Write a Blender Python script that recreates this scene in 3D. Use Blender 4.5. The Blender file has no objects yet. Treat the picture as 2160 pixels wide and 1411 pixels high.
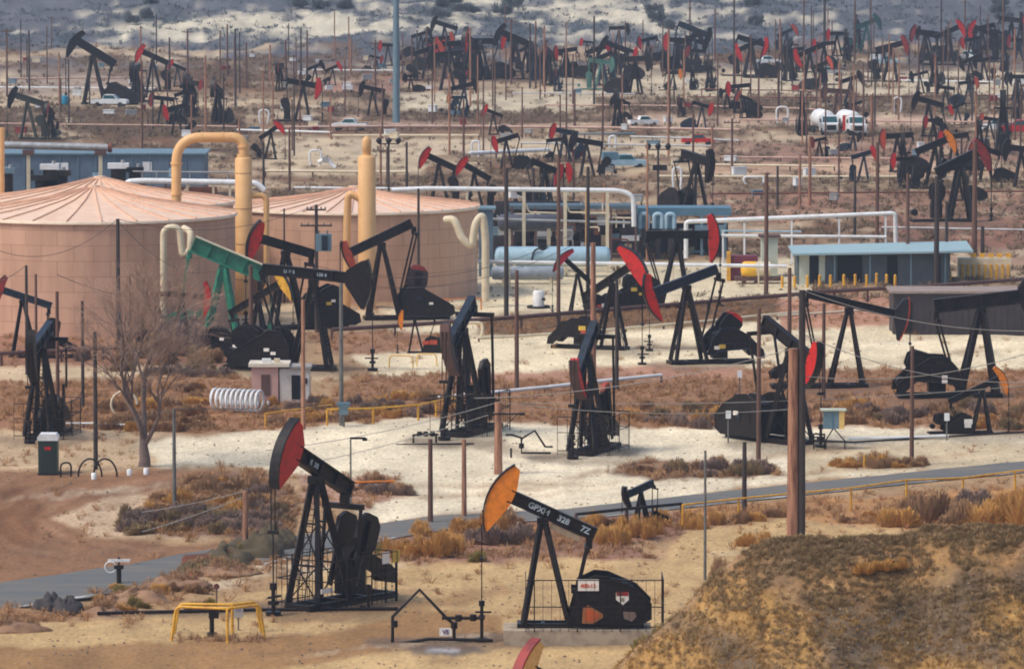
import bpy, math, random
import numpy as np
from mathutils import Vector, Matrix
sc = bpy.context.scene
C = sc.collection
rnd = random.Random(7)
nrs = np.random.RandomState(11)
R = math.radians
# ---------------------------------------------------------------- camera
F = 12000.0; CX = 1080.0; CY = 705.5; HC = 40.0
PITCH = math.atan((CY + 335.0) / F)
cam_d = bpy.data.cameras.new('camera'); cam = bpy.data.objects.new('camera', cam_d); C.objects.link(cam)
cam.location = (0, 0, HC); cam.rotation_euler = (math.pi/2 - PITCH, 0, 0)
cam_d.sensor_width = 36; cam_d.lens = 36*F/2160; cam_d.clip_start = 1; cam_d.clip_end = 6000
sc.camera = cam
# ---------------------------------------------------------------- light
w = bpy.data.worlds.new('World'); sc.world = w; w.use_nodes = True
nt = w.node_tree; bg = nt.nodes['Background']
sky = nt.nodes.new('ShaderNodeTexSky'); sky.sky_type = 'NISHITA'; sky.sun_disc = False
SUN_EL, SUN_AZ = 54, 245      # azimuth clockwise from +Y
sky.sun_elevation = R(SUN_EL); sky.sun_rotation = R(SUN_AZ); sky.dust_density = 3; sky.ozone_density = 1
nt.links.new(sky.outputs[0], bg.inputs[0]); bg.inputs[1].default_value = 0.143
sl = bpy.data.lights.new('sun', 'SUN'); sun = bpy.data.objects.new('sun', sl); C.objects.link(sun)
sl.energy = 1.7; sl.angle = R(13); sl.color = (1.0, 0.93, 0.84)
sd = Vector((math.sin(R(SUN_AZ))*math.cos(R(SUN_EL)), math.cos(R(SUN_AZ))*math.cos(R(SUN_EL)), math.sin(R(SUN_EL))))
sun.rotation_euler = sd.to_track_quat('Z', 'Y').to_euler()
sc.view_settings.view_transform = 'Standard'; sc.view_settings.look = 'None'
sc.view_settings.exposure = 0.36; sc.view_settings.gamma = 1
sc.cycles.filter_width = 1.9
sc.cycles.volume_bounces = 0; sc.cycles.max_bounces = 5
# ---------------------------------------------------------------- geometry of the view
cp, sp = math.cos(PITCH), math.sin(PITCH)
FAR0 = 1050.0; SLOPE = 0.10
def hill_z(Y):
    if Y <= FAR0: return 0.0
    u = Y - FAR0
    return SLOPE*u*u/(u+70.0)
def row_to_Y(py):
    dy = -(py-CY)/F
    a = cp + dy*sp; b = -sp + dy*cp           # Y and Z per unit depth
    if b < 0:
        t = -HC/b
        if a*t <= FAR0: return a*t, t
    lo, hi = FAR0/a*0.98, 4000.0/a
    for _ in range(50):
        m = (lo+hi)/2
        if HC + b*m > hill_z(a*m): lo = m
        else: hi = m
    return a*lo, lo
def noise2(x, y, seed=0):
    x = np.asarray(x, float); y = np.asarray(y, float)
    xi = np.floor(x).astype(np.int64); yi = np.floor(y).astype(np.int64)
    fx = x-xi; fy = y-yi; fx = fx*fx*(3-2*fx); fy = fy*fy*(3-2*fy)
    def hsh(a, b):
        n = (a*374761393 + b*668265263 + seed*974634777) & 0xffffffff
        n = ((n ^ (n >> 13))*1274126177) & 0xffffffff
        n = n ^ (n >> 16)
        return (n & 0xffff)/32767.5 - 1
    return ((hsh(xi, yi)*(1-fx)+hsh(xi+1, yi)*fx)*(1-fy) + (hsh(xi, yi+1)*(1-fx)+hsh(xi+1, yi+1)*fx)*fy)
def fbm(x, y, seed=0, o=4):
    s = 0; a = 1; t = 0
    for i in range(o):
        s = s + a*noise2(x*2**i, y*2**i, seed+i*7); t += a; a *= .5
    return s/t
# painted map of ground kinds, laid out on the ground seen by the camera: colour + scrub density + flatness
S3 = 3; MX0, MX1, MY0, MY1 = -900, 3060, -340, 2300
mw, mh = (MX1-MX0)//S3, (MY1-MY0)//S3
gx, gy = np.meshgrid(MX0+np.arange(mw)*S3, MY0+np.arange(mh)*S3)
def srgb(c):
    c = np.asarray(c, float)/255
    return np.where(c <= .04045, c/12.92, ((c+.055)/1.055)**2.4)
def pip(poly, x, y):
    ins = np.zeros(x.shape, bool); n = len(poly)
    for i in range(n):
        x1, y1 = poly[i]; x2, y2 = poly[(i+1) % n]
        if y1 == y2: continue
        c = ((y1 > y) != (y2 > y)) & (x < (x2-x1)*(y-y1)/(y2-y1)+x1)
        ins ^= c
    return ins
ggx = gx + 26*fbm(gx/70., gy/22., 3) ; ggy = gy + (3+7*np.clip((gy-200)/900., 0, 1))*fbm(gx/60., gy/16., 5)
col = np.zeros((mh, mw, 3)); scrub = np.zeros((mh, mw)); rel = np.ones((mh, mw))
TAN = srgb((164, 134, 98)); PALE = srgb((220, 206, 176)); RED = srgb((124, 88, 62)); BR = srgb((108, 82, 58))
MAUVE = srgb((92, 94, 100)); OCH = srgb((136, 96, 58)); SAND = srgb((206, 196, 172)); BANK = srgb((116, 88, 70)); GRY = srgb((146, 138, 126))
def lerp(a, b, t): return a*(1-t[..., None]) + b*t[..., None]
col[:] = TAN
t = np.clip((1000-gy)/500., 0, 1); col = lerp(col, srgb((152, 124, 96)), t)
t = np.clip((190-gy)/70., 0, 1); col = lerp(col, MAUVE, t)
scrub[:] = .10
# natural banding in the field
mid = (gy < 640) & (gy > 95)
b = fbm(gx/230., gy/13., 21); b2 = fbm(gx/150., gy/9., 31)
col = np.where((mid & (b > .12))[..., None], BR, col); scrub = np.where(mid & (b > .12), .85, scrub)
col = np.where((mid & (b < -.3))[..., None], srgb((194, 170, 136)), col)
col = np.where((mid & (b2 > .28))[..., None], RED, col)
b3 = fbm(gx/110., gy/4.6, 91, 3); b4 = fbm(gx/60., gy/4., 97, 3)
col = np.where((mid & (b3 > .33))[..., None], srgb((206, 182, 150)), col); scrub = np.where(mid & (b3 > .33), .02, scrub)
col = np.where((mid & (b4 < -.36))[..., None], srgb((96, 80, 66)), col); scrub = np.where(mid & (b4 < -.3), .9, scrub)
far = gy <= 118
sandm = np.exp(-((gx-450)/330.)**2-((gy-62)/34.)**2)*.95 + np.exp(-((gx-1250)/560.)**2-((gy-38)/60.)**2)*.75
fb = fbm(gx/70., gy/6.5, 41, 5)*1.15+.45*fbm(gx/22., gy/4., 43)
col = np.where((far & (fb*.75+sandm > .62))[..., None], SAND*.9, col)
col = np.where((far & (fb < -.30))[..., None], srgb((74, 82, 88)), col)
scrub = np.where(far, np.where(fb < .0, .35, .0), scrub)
def P(poly, c, s=0.0, r=.15, blend=1.0):
    global col, scrub, rel
    m = pip(poly, ggx, ggy)
    col = np.where(m[..., None], col*(1-blend)+np.asarray(c)*blend, col); scrub = np.where(m, s, scrub); rel = np.where(m, r, rel)
def strip(y0, y1, x0, x1, c, s=0, r=.3, sl=0): P([(x0, y0), (x1, y0+sl), (x1, y1+sl), (x0, y1)], c, s, r)
strip(150, 205, 1180, 2300, srgb((205, 188, 158)), .03); strip(205, 245, 1330, 2300, BR, .8, 1); strip(245, 268, 700, 2300, srgb((196, 165, 138)), .05)
strip(160, 205, -600, 330, srgb((170, 150, 130)), .1); strip(205, 232, -300, 520, srgb((200, 176, 142)), .05); strip(232, 300, -300, 520, BR, .8, 1)
strip(168, 200, 640, 1000, srgb((168, 128, 106)), .1); strip(196, 236, 830, 1250, srgb((206, 190, 160)), .05); strip(236, 262, 760, 1330, BR, .8, 1)
strip(292, 330, 560, 1500, srgb((205, 184, 152)), .05); strip(296, 345, 1540, 2300, srgb((158, 122, 100)), .3, .8)
strip(345, 380, 1500, 2300, srgb((196, 160, 130)), .1); strip(330, 372, 560, 900, srgb((206, 184, 150)), .03)
strip(380, 408, 1400, 2300, srgb((152, 128, 100)), .7, 1); strip(408, 470, 1500, 2300, srgb((160, 120, 96)), .3, .8); strip(470, 520, 1850, 2300, srgb((146, 104, 84)), .2, .5)
strip(520, 560, 1600, 2300, srgb((160, 130, 108)), .2, .3)
m_ = (gy < 560) & (gy > 110)
col = np.where((m_ & (b4 < -.34))[..., None], srgb((104, 84, 68)), col); scrub = np.where(m_ & (b4 < -.34), .8, scrub); col = np.where((m_ & (b3 > .36))[..., None], srgb((204, 182, 150)), col)
P([(-900, 640), (700, 640), (900, 690), (560, 720), (440, 690), (-900, 735)], srgb((198, 176, 142)), .03)
P([(960, 560), (1330, 560), (1700, 545), (1720, 640), (900, 690), (820, 660)], srgb((214, 198, 164)), .02)
P([(820, 690), (1100, 645), (1700, 625), (1900, 700), (3000, 700), (3000, 790), (1600, 800), (1400, 770), (1000, 800), (820, 806), (740, 760)], srgb((220, 204, 170)), .03)
P([(1010, 672), (1480, 640), (1690, 628), (1690, 668), (1500, 690), (1240, 705), (1010, 712)], BR, .8, .8)
P([(1640, 628), (1900, 628), (1900, 690), (1640, 700)], srgb((176, 130, 104)), .35, .6)
P([(640, 700), (930, 700), (930, 742), (700, 752)], srgb((150, 112, 86)), .5, .6)
P([(-900, 735), (420, 690), (520, 760), (440, 800), (-900, 778)], srgb((150, 108, 84)), .35, .5)
P([(-900, 775), (260, 772), (700, 782), (760, 800), (250, 812), (-900, 818)], srgb((196, 172, 138)), .05)
P([(-900, 815), (540, 795), (660, 850), (960, 835), (960, 885), (680, 905), (300, 915), (-900, 935)], srgb((148, 108, 78)), .9, .6)
P([(-900, 920), (210, 905), (400, 915), (380, 1000), (-900, 960)], srgb((186, 160, 126)), .08)
P([(740, 800), (960, 790), (1400, 775), (3000, 790), (3000, 915), (1980, 930), (1760, 900), (1300, 905), (960, 880), (690, 870)], srgb((146, 108, 80)), .9, .6)
P([(980, 792), (1380, 770), (1560, 775), (1560, 800), (980, 812)], srgb((168, 126, 102)), .2, .3)
P([(300, 930), (700, 895), (850, 880), (1300, 902), (1530, 905), (1760, 900), (2160, 915), (3000, 915), (3000, 985), (2160, 985), (1700, 1010), (1400, 1055), (1240, 1075), (1000, 1090), (820, 1110), (740, 1090), (860, 1040), (600, 1000), (480, 985), (340, 990)], PALE, 0, .08)
P([(640, 1000), (840, 1010), (870, 1040), (760, 1080), (640, 1080)], srgb((176, 140, 118)), .5, .3)
P([(1700, 940), (3000, 920), (3000, 985), (2100, 985), (1700, 1005)], srgb((190, 172, 140)), .03, .1)
P([(-900, 940), (200, 1003), (345, 985), (560, 1010), (430, 1040), (250, 1060), (130, 1095), (180, 1130), (400, 1150), (640, 1150), (560, 1180), (370, 1200), (-900, 1330)], srgb((136, 100, 72)), .02, .1)
P([(110, 1095), (200, 1055), (400, 1020), (560, 1000), (620, 1030), (600, 1130), (400, 1140), (180, 1128)], srgb((186, 160, 130)), .05, .1)
P([(-900, 1030), (60, 1030), (100, 1090), (60, 1150), (-900, 1170)], srgb((122, 84, 56)), 0, .1)
P([(265, 1100), (380, 1010), (560, 1000), (640, 1060), (620, 1120), (500, 1138), (290, 1128)], BANK, .9, .8)
P([(1295, 1000), (1330, 968), (1500, 975), (1640, 985), (1660, 1002), (1400, 1012)], BANK, .9, .6)
P([(1760, 985), (1850, 958), (1960, 975), (1960, 990)], BR, .9, .6)
P([(830, 1100), (960, 1085), (1100, 1078), (1250, 1088), (1430, 1078), (1600, 1085), (1560, 1110), (1430, 1130), (1340, 1140), (1380, 1175), (1300, 1180), (1150, 1170), (1000, 1192), (800, 1195), (780, 1150)], srgb((140, 104, 86)), .55, .8)
P([(1440, 1072), (1700, 1055), (1900, 1045), (3000, 990), (3000, 1110), (1900, 1120), (1650, 1092), (1450, 1108)], srgb((178, 132, 84)), .6, .6)
P([(380, 1200), (560, 1110), (600, 1140), (590, 1200), (470, 1215)], srgb((126, 112, 78)), .9, 1)
P([(160, 1285), (200, 1230), (370, 1215), (590, 1190), (600, 1215), (430, 1250), (240, 1290)], srgb((160, 128, 92)), .6, 1.4)
P([(-900, 1290), (60, 1280), (160, 1280), (240, 1300), (150, 1325), (-900, 1330)], srgb((158, 122, 88)), .4, 1.2)
FOREG = srgb((184, 154, 108))
P([(-900, 1322), (150, 1310), (560, 1245), (760, 1185), (1000, 1192), (1200, 1178), (1390, 1178), (1450, 1120), (1640, 1095), (1900, 1125), (1800, 2300), (-900, 2300)], FOREG, .03, .12)
P([(-900, 1400), (400, 1352), (700, 1335), (860, 1290), (1060, 1290), (1060, 1335), (820, 1375), (500, 1430), (-900, 2300)], OCH, .01, .1, .75)
P([(560, 1290), (900, 1262), (1060, 1232), (1080, 1250), (900, 1290), (600, 1320)], OCH, .01, .1, .45)
P([(760, 1352), (1080, 1330), (1420, 1342), (1330, 1362), (1080, 1368), (800, 1372)], srgb((110, 92, 78)), .0, .1, .8)
P([(200, 1290), (560, 1268), (860, 1268), (860, 1282), (420, 1300), (220, 1302)], srgb((112, 94, 76)), .0, .1, .8)
P([(840, 925), (1040, 925), (1140, 955), (1340, 940), (1340, 960), (1180, 978), (1000, 950), (850, 942)], srgb((128, 112, 92)), .0, .1, .55)
P([(1520, 905), (1720, 930), (1830, 940), (1700, 950), (1560, 935)], srgb((128, 112, 92)), .0, .1, .5)
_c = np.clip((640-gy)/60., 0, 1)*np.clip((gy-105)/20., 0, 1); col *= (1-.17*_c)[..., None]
# curving wheel tracks of the dirt road at the left
bp_ = [(520, 1003), (400, 1006), (250, 1032), (150, 1062), (105, 1092), (150, 1128), (330, 1150), (640, 1156)]
for k_ in range(15):
    f_ = 1+.085*k_; fy_ = 1+.13*k_; wd_ = .018 if k_ % 2 else .030
    if k_ > 11: continue
    o1 = [(430+(x-430)*f_, 1078+(y-1078)*fy_) for x, y in dense0(bp_)] if False else [(430+(x-430)*f_, 1078+(y-1078)*fy_) for x, y in bp_]
    o2 = [(430+(x-430)*(f_+wd_), 1078+(y-1078)*(fy_+wd_*1.6)) for x, y in bp_][::-1]
    ok = [p for p in o1+o2]
    P([(x, min(y, 1186-.06*(x-300)) if y > 1078 else max(y, 985)) for x, y in ok], srgb([(106, 74, 50), (168, 132, 102), (92, 64, 46), (140, 100, 72)][k_ % 4]), 0, .08, .6)
P([(850, 1366), (1000, 1362), (1040, 1372), (960, 1384), (860, 1380)], srgb((60, 64, 74)), 0, .1, .75); P([(880, 1370), (960, 1368), (970, 1374), (890, 1378)], srgb((196, 200, 206)), 0, .1, .7)
for px_, py_, rx_, ry_ in [(1235, 1345, 210, 26), (690, 1290, 170, 24), (970, 930, 110, 16), (1245, 965, 130, 16), (1670, 942, 140, 14), (2060, 920, 120, 14), (90, 930, 110, 16), (640, 785, 150, 12), (820, 680, 110, 9), (1470, 770, 120, 10), (1290, 745, 110, 9), (1780, 825, 100, 10), (2000, 845, 150, 12), (460, 770, 120, 12), (1150, 660, 90, 8), (2020, 474, 110, 7), (1080, 170, 130, 6), (930, 185, 110, 6), (1450, 155, 90, 5), (2000, 145, 150, 6), (210, 224, 110, 6)]:
    P([(px_+rx_*math.cos(a*.35), py_+ry_*math.sin(a*.35)) for a in range(18)], srgb((92, 76, 62)), 0, .1, .5)
rt0 = random.Random(77)
for i in range(95):     # tyre tracks and smears of darker or paler dirt
    y0 = rt0.choice([rt0.uniform(1300, 1400), rt0.uniform(925, 1060), rt0.uniform(1020, 1180), rt0.uniform(1210, 1290), rt0.uniform(690, 790)]); x0 = rt0.uniform(-200, 1900); L0_ = rt0.uniform(250, 900); sl_ = rt0.uniform(-.14, .02)
    if y0 > 1190 and x0 > 1150: continue
    th_ = rt0.uniform(1.5, 4); P([(x0, y0), (x0+L0_*.5, y0+sl_*L0_*.5-th_), (x0+L0_, y0+sl_*L0_), (x0+L0_*.5, y0+sl_*L0_*.5+th_)], srgb(rt0.choice([(150, 120, 90), (222, 208, 180), (150, 112, 76), (128, 98, 72)])), 0, .1, .6)
def blur(a, k):
    for ax in (0, 1):
        p = np.pad(a, [(k+1, k) if x == ax else (0, 0) for x in (0, 1)], 'edge'); cs = np.cumsum(p, axis=ax)
        a = (cs[2*k+1:, :]-cs[:-2*k-1, :] if ax == 0 else cs[:, 2*k+1:]-cs[:, :-2*k-1])/(2*k+1)
    return a
for i in range(3): col[..., i] = blur(col[..., i], 1)
rel = blur(rel, 4)
def samp(a, px, py):
    x = np.clip((np.asarray(px, float)-MX0)/S3, 0, mw-1.001); y = np.clip((np.asarray(py, float)-MY0)/S3, 0, mh-1.001)
    x0 = x.astype(int); y0 = y.astype(int); fx = x-x0; fy = y-y0
    if a.ndim == 3: fx = fx[..., None]; fy = fy[..., None]
    return (a[y0, x0]*(1-fx)+a[y0, x0+1]*fx)*(1-fy)+(a[y0+1, x0]*(1-fx)+a[y0+1, x0+1]*fx)*fy
ROADS = {'left': ([(-700, 1325), (-200, 1285), (0, 1257), (200, 1228), (380, 1200), (480, 1178), (640, 1150), (760, 1128), (960, 1098), (1240, 1082), (1500, 1053), (1800, 1021), (2160, 985), (2700, 940)], 3.4)}
road_c = ROADS['left'][0]
def relief(X, Y, px, py):
    a = samp(rel, px, py)
    n = .55*fbm(np.asarray(X)/9., np.asarray(Y)/14., 51) + .25*fbm(np.asarray(X)/2.2, np.asarray(Y)/3., 61, 3)
    ry = np.interp(px, [p[0] for p in road_c], [p[1] for p in road_c])
    flat = np.clip((np.abs(py-ry)-22)/14., 0, 1)
    far_amp = np.clip((260-np.asarray(py))/200., 0, 1)*2.0
    return a*(n+.1)*(1.1+far_amp)*flat
def G(px, py, dz=0.0):
    Y, t = row_to_Y(py)
    X = t*(px-CX)/F
    z = hill_z(Y) + float(relief(X, Y, float(px), float(py)))
    return Vector((X, Y, z+dz))
def S(py):                      # pixels of the photograph per metre for something standing at that row
    return F/row_to_Y(py)[1]
def at(px, py, base):           # point seen at (px,py) standing above the ground row `base`
    Y, t = row_to_Y(base)
    dy = -(py-CY)/F
    tt = Y/(cp+dy*sp)
    return Vector((tt*(px-CX)/F, Y, HC+tt*(-sp+dy*cp)))
# ---------------------------------------------------------------- materials
MATS = {}
def mk(name, c, rough=.7, metal=0.0, dirt=None, amt=.35, sc_=1.2, bump=0.0, stretch=(1, 1, 1), island=0.0, c2=None):
    if name in MATS: return MATS[name]
    m = bpy.data.materials.new(name); m.use_nodes = True; MATS[name] = m
    t = m.node_tree; n = t.nodes; b = n['Principled BSDF']
    lc = tuple(srgb(c))+(1,); ld = tuple(srgb(dirt))+(1,) if dirt is not None else tuple(np.array(srgb(c))*.6)+(1,)
    geo = n.new('ShaderNodeNewGeometry'); mp = n.new('ShaderNodeMapping'); mp.inputs['Scale'].default_value = stretch
    t.links.new(geo.outputs['Position'], mp.inputs[0])
    no = n.new('ShaderNodeTexNoise'); no.inputs['Scale'].default_value = sc_; no.inputs['Detail'].default_value = 6; no.inputs['Roughness'].default_value = .65
    t.links.new(mp.outputs[0], no.inputs['Vector'])
    rp = n.new('ShaderNodeMapRange'); rp.inputs[1].default_value = .42; rp.inputs[2].default_value = .68; rp.inputs[4].default_value = amt*2
    t.links.new(no.outputs[0], rp.inputs[0])
    mx = n.new('ShaderNodeMix'); mx.data_type = 'RGBA'; mx.inputs[6].default_value = lc; mx.inputs[7].default_value = ld
    t.links.new(rp.outputs[0], mx.inputs[0]); out = mx.outputs[2]
    if island:
        m2 = n.new('ShaderNodeMix'); m2.data_type = 'RGBA'; m2.inputs[7].default_value = tuple(srgb(c2))+(1,)
        t.links.new(geo.outputs['Random Per Island'], m2.inputs[0]); t.links.new(out, m2.inputs[6]); out = m2.outputs[2]
    t.links.new(out, b.inputs['Base Color'])
    b.inputs['Roughness'].default_value = rough; b.inputs['Metallic'].default_value = metal
    if bump:
        bp = n.new('ShaderNodeBump'); bp.inputs['Strength'].default_value = bump; bp.inputs['Distance'].default_value = .05
        t.links.new(no.outputs[0], bp.inputs['Height']); t.links.new(bp.outputs[0], b.inputs['Normal'])
    return m
BLACK = mk('black_oily_steel', (17, 16, 18), .42, 0, (70, 52, 42), .2, 4.5)
BLACK2 = mk('dusty_black_paint', (24, 23, 26), .5, 0, (78, 62, 52), .2, 1.6)
NAVY = mk('worn_dark_blue_paint', (40, 52, 66), .4, 0, (26, 26, 30), .4, 2.0)
REDP = mk('red_paint', (198, 22, 12), .45, 0, (120, 24, 18), .3, 2.2)
DRED = mk('faded_dark_red_paint', (150, 40, 34), .5, 0, (80, 34, 30), .4, 2.2)
ORAP = mk('orange_paint', (226, 128, 22), .45, 0, (150, 84, 30), .3, 3.0)
ORRED = mk('orange_red_paint', (186, 66, 40), .5, 0, (120, 60, 44), .4, 3.0)
YELP = mk('yellow_safety_paint', (226, 172, 48), .5, 0, (176, 116, 40), .4, 2.5)
CREAMY = mk('cream_yellow_paint', (232, 196, 120), .5, 0, (190, 140, 70), .3, 2.5)
GREENP = mk('green_paint', (40, 124, 96), .45, 0, (34, 84, 70), .4, 2.0)
DGREEN = mk('dark_green_plastic', (32, 54, 46), .5, 0, (24, 36, 32), .3, 2.0)
RUST = mk('rusty_steel', (120, 66, 48), .8, 0, (78, 50, 42), .5, 2.0)
WOOD = mk('weathered_brown_pole_wood', (106, 74, 60), .85, 0, (78, 58, 50), .5, 1.5, stretch=(4, 4, .4))
WOODD = mk('dark_pole_wood', (66, 56, 52), .85, 0, (44, 38, 36), .5, 1.5, stretch=(4, 4, .4))
WOODR = mk('reddish_pole_wood', (168, 122, 94), .85, 0, (104, 66, 54), .5, 1.5, stretch=(4, 4, .4))
GREYP = mk('grey_galvanised_pole', (116, 116, 112), .5, .3, (88, 84, 80), .4, 2)
BLUEP = mk('pale_blue_steel', (104, 130, 142), .5, 0, (84, 108, 122), .3, 1)
TANK = mk('pink_tan_tank_paint', (206, 164, 136), .6, 0, (180, 140, 114), .35, .5, stretch=(1.6, 1.6, .22))
TANKR = mk('tan_roof_paint', (238, 202, 170), .38, 0, (220, 178, 146), .4, .5)
TRIM = mk('cream_roof_trim', (240, 222, 196), .6, 0, (214, 180, 150), .3, .8)
STACK = mk('tan_orange_pipe_paint', (222, 176, 118), .55, 0, (204, 150, 92), .35, .6)
CREAM = mk('cream_pipe_paint', (214, 200, 170), .55, 0, (184, 164, 132), .35, 1.2)
WHITE = mk('white_paint', (226, 228, 228), .5, 0, (190, 186, 178), .3, 1.2)
GALV = mk('galvanised_metal', (176, 178, 178), .4, .4, (140, 134, 126), .4, 1.2)
BLUEV = mk('pale_blue_vessel_paint', (156, 184, 198), .5, 0, (120, 158, 178), .3, 1)
BLUEW = mk('blue_grey_cladding', (88, 108, 126), .6, 0, (70, 88, 104), .5, .8)
BLUEC = mk('steel_blue_canopy', (84, 120, 138), .5, 0, (66, 98, 114), .3, .8)
TEALR = mk('pale_teal_roof', (150, 174, 178), .5, 0, (132, 168, 174), .3, .7)
TEALW = mk('grey_teal_wall', (84, 94, 98), .6, 0, (72, 80, 86), .4, .7)
CRW = mk('pale_green_cream_wall', (190, 196, 178), .6, 0, (164, 166, 150), .3, .8)
MAUVW = mk('dark_mauve_cladding', (56, 48, 50), .6, 0, (44, 38, 40), .5, .6)
PINKW = mk('pink_stucco', (196, 156, 144), .8, 0, (176, 136, 124), .3, 1)
DARK = mk('dark_opening', (26, 26, 30), .5, 0, (20, 20, 24), .2, 1)
GLASS = mk('dark_teal_glass', (40, 88, 92), .15, 0, (30, 60, 66), .2, 1)
RUBBER = mk('black_rubber', (28, 28, 30), .8)
TURQ = mk('turquoise_paint', (30, 140, 170), .5, 0, (24, 100, 128), .3, 1)
CONC = mk('stained_concrete', (168, 152, 130), .9, 0, (124, 108, 92), .5, 1.2)
BRTRIM = mk('rust_brown_steel', (96, 66, 58), .7, 0, (70, 52, 48), .4, 1.5)
SIGNW = mk('white_sign_face', (236, 230, 222), .5, 0, (214, 200, 186), .2, 3)
SIGNR = mk('red_sign_lettering', (206, 84, 48), .5)
LETT = mk('pale_blue_lettering', (176, 192, 204), .5)
BARK = mk('grey_brown_bark', (122, 104, 96), .9, 0, (92, 78, 72), .4, 3)
TWIG = mk('pale_bare_twigs', (176, 144, 122), .9, 0, (140, 112, 96), .4, 3)
SH_OR = mk('golden_orange_dry_brush', (214, 158, 74), .9, 0, (178, 122, 56), .4, 1.5, island=1, c2=(186, 146, 88))
SH_RD = mk('reddish_brown_dry_brush', (176, 132, 90), .9, 0, (138, 104, 76), .4, 1.5, island=1, c2=(152, 122, 90))
SH_MV = mk('mauve_grey_dry_brush', (160, 128, 108), .9, 0, (126, 100, 88), .4, 1.5, island=1, c2=(126, 110, 100))
SH_YG = mk('olive_yellow_dry_brush', (160, 134, 52), .9, 0, (110, 100, 50), .4, 1.5, island=1, c2=(120, 112, 70))
SH_DK = mk('dark_grey_olive_brush', (138, 120, 88), .9, 0, (104, 92, 70), .4, 1.5, island=1, c2=(150, 120, 78))
SH_BL = mk('far_blue_green_brush', (92, 96, 96), .9, 0, (70, 84, 92), .4, .5, island=1, c2=(104, 112, 116))
# ---------------------------------------------------------------- mesh builder
class MB:
    def __init__(s): s.v = []; s.f = []; s.sm = []
    def add(s, vs, fs, smooth=False):
        o = len(s.v); s.v += [tuple(v) for v in vs]; s.f += [tuple(i+o for i in f) for f in fs]; s.sm += [smooth]*len(fs); return s
    def box(s, c, d, M=None):
        c = Vector(c); h = Vector(d)/2
        vs = [Vector((x*h.x, y*h.y, z*h.z)) for x in (-1, 1) for y in (-1, 1) for z in (-1, 1)]
        vs = [c + (M @ v if M else v) for v in vs]
        return s.add(vs, [(0, 1, 3, 2), (4, 6, 7, 5), (0, 4, 5, 1), (2, 3, 7, 6), (0, 2, 6, 4), (1, 5, 7, 3)])
    def bar(s, p0, p1, w_, h_=None, up=(0, 0, 1)):
        p0 = Vector(p0); p1 = Vector(p1); h_ = h_ or w_; d = p1-p0; L = d.length
        if L < 1e-6: return s
        d /= L; u = Vector(up)
        if abs(d.dot(u)) > .98: u = Vector((1, 0, 0))
        y = u.cross(d).normalized(); z = d.cross(y)
        M = Matrix((d, y, z)).transposed()
        return s.box((p0+p1)/2, (L, w_, h_), M)
    def tube(s, p0, p1, r0, r1=None, n=10, caps=True):
        return s.path([p0, p1], r0, n, r1, caps)
    def path(s, pts, r, n=8, r1=None, caps=True, closed=False):
        pts = [Vector(p) for p in pts]; m = len(pts); r1 = r if r1 is None else r1
        rings = []; prev = None
        for i, p in enumerate(pts):
            a = pts[i-1] if (i > 0 or closed) else pts[i]; b_ = pts[(i+1) % m] if (i < m-1 or closed) else pts[i]
            d = (b_-a).normalized()
            if prev is None:
                u = Vector((0, 0, 1)) if abs(d.z) < .9 else Vector((1, 0, 0)); u = (u-d*u.dot(d)).normalized()
            else:
                u = prev-d*prev.dot(d)
                u = u.normalized() if u.length > 1e-6 else d.orthogonal().normalized()
            prev = u; v = d.cross(u); rr = r+(r1-r)*i/max(1, m-1)
            rings.append([p+u*math.cos(2*math.pi*k/n)*rr+v*math.sin(2*math.pi*k/n)*rr for k in range(n)])
        vs = [q for g in rings for q in g]; fs = []
        for i in range(m if closed else m-1):
            j = (i+1) % m
            for k in range(n): fs.append((i*n+k, i*n+(k+1) % n, j*n+(k+1) % n, j*n+k))
        s.add(vs, fs, True)
        if caps and not closed:
            s.add(rings[0], [tuple(range(n-1, -1, -1))]); s.add(rings[-1], [tuple(range(n))])
        return s
    def prism(s, poly, y0, y1, M=None):      # poly in XZ, extruded along Y
        n = len(poly); vs = [Vector((x, y0, z)) for x, z in poly]+[Vector((x, y1, z)) for x, z in poly]
        if M: vs = [M @ v for v in vs]
        fs = [tuple(range(n)), tuple(range(2*n-1, n-1, -1))]+[(i+n, (i+1) % n+n, (i+1) % n, i) for i in range(n)]
        return s.add(vs, fs)
    def lathe(s, prof, c=(0, 0, 0), n=48, smooth=True, a0=0, a1=2*math.pi):
        c = Vector(c); m = len(prof); vs = []
        for r_, z in prof:
            for k in range(n): a = a0+(a1-a0)*k/n; vs.append(c+Vector((r_*math.cos(a), r_*math.sin(a), z)))
        fs = [(i*n+k, i*n+(k+1) % n, (i+1)*n+(k+1) % n, (i+1)*n+k) for i in range(m-1) for k in range(n)]
        return s.add(vs, fs, smooth)
    def build(s, name, mat, parent=None, loc=None, rz=0):
        me = bpy.data.meshes.new(name); me.from_pydata([tuple(v) for v in s.v], [], s.f)
        me.polygons.foreach_set('use_smooth', s.sm); me.materials.append(mat); me.update()
        o = bpy.data.objects.new(name, me); C.objects.link(o)
        if parent is not None: o.parent = parent
        if loc is not None: o.location = loc
        o.rotation_euler.z = rz
        return o
def tag(o, label, cat, group=None, kind=None):
    if label: o['label'] = label
    if cat: o['category'] = cat
    if group: o['group'] = group
    if kind: o['kind'] = kind
    return o
def thing(name, label, cat, loc, rz=0, group=None):
    o = bpy.data.objects.new(name, None); o.empty_display_size = .3; C.objects.link(o)
    o.location = loc; o.rotation_euler.z = rz
    return tag(o, label, cat, group)
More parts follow.
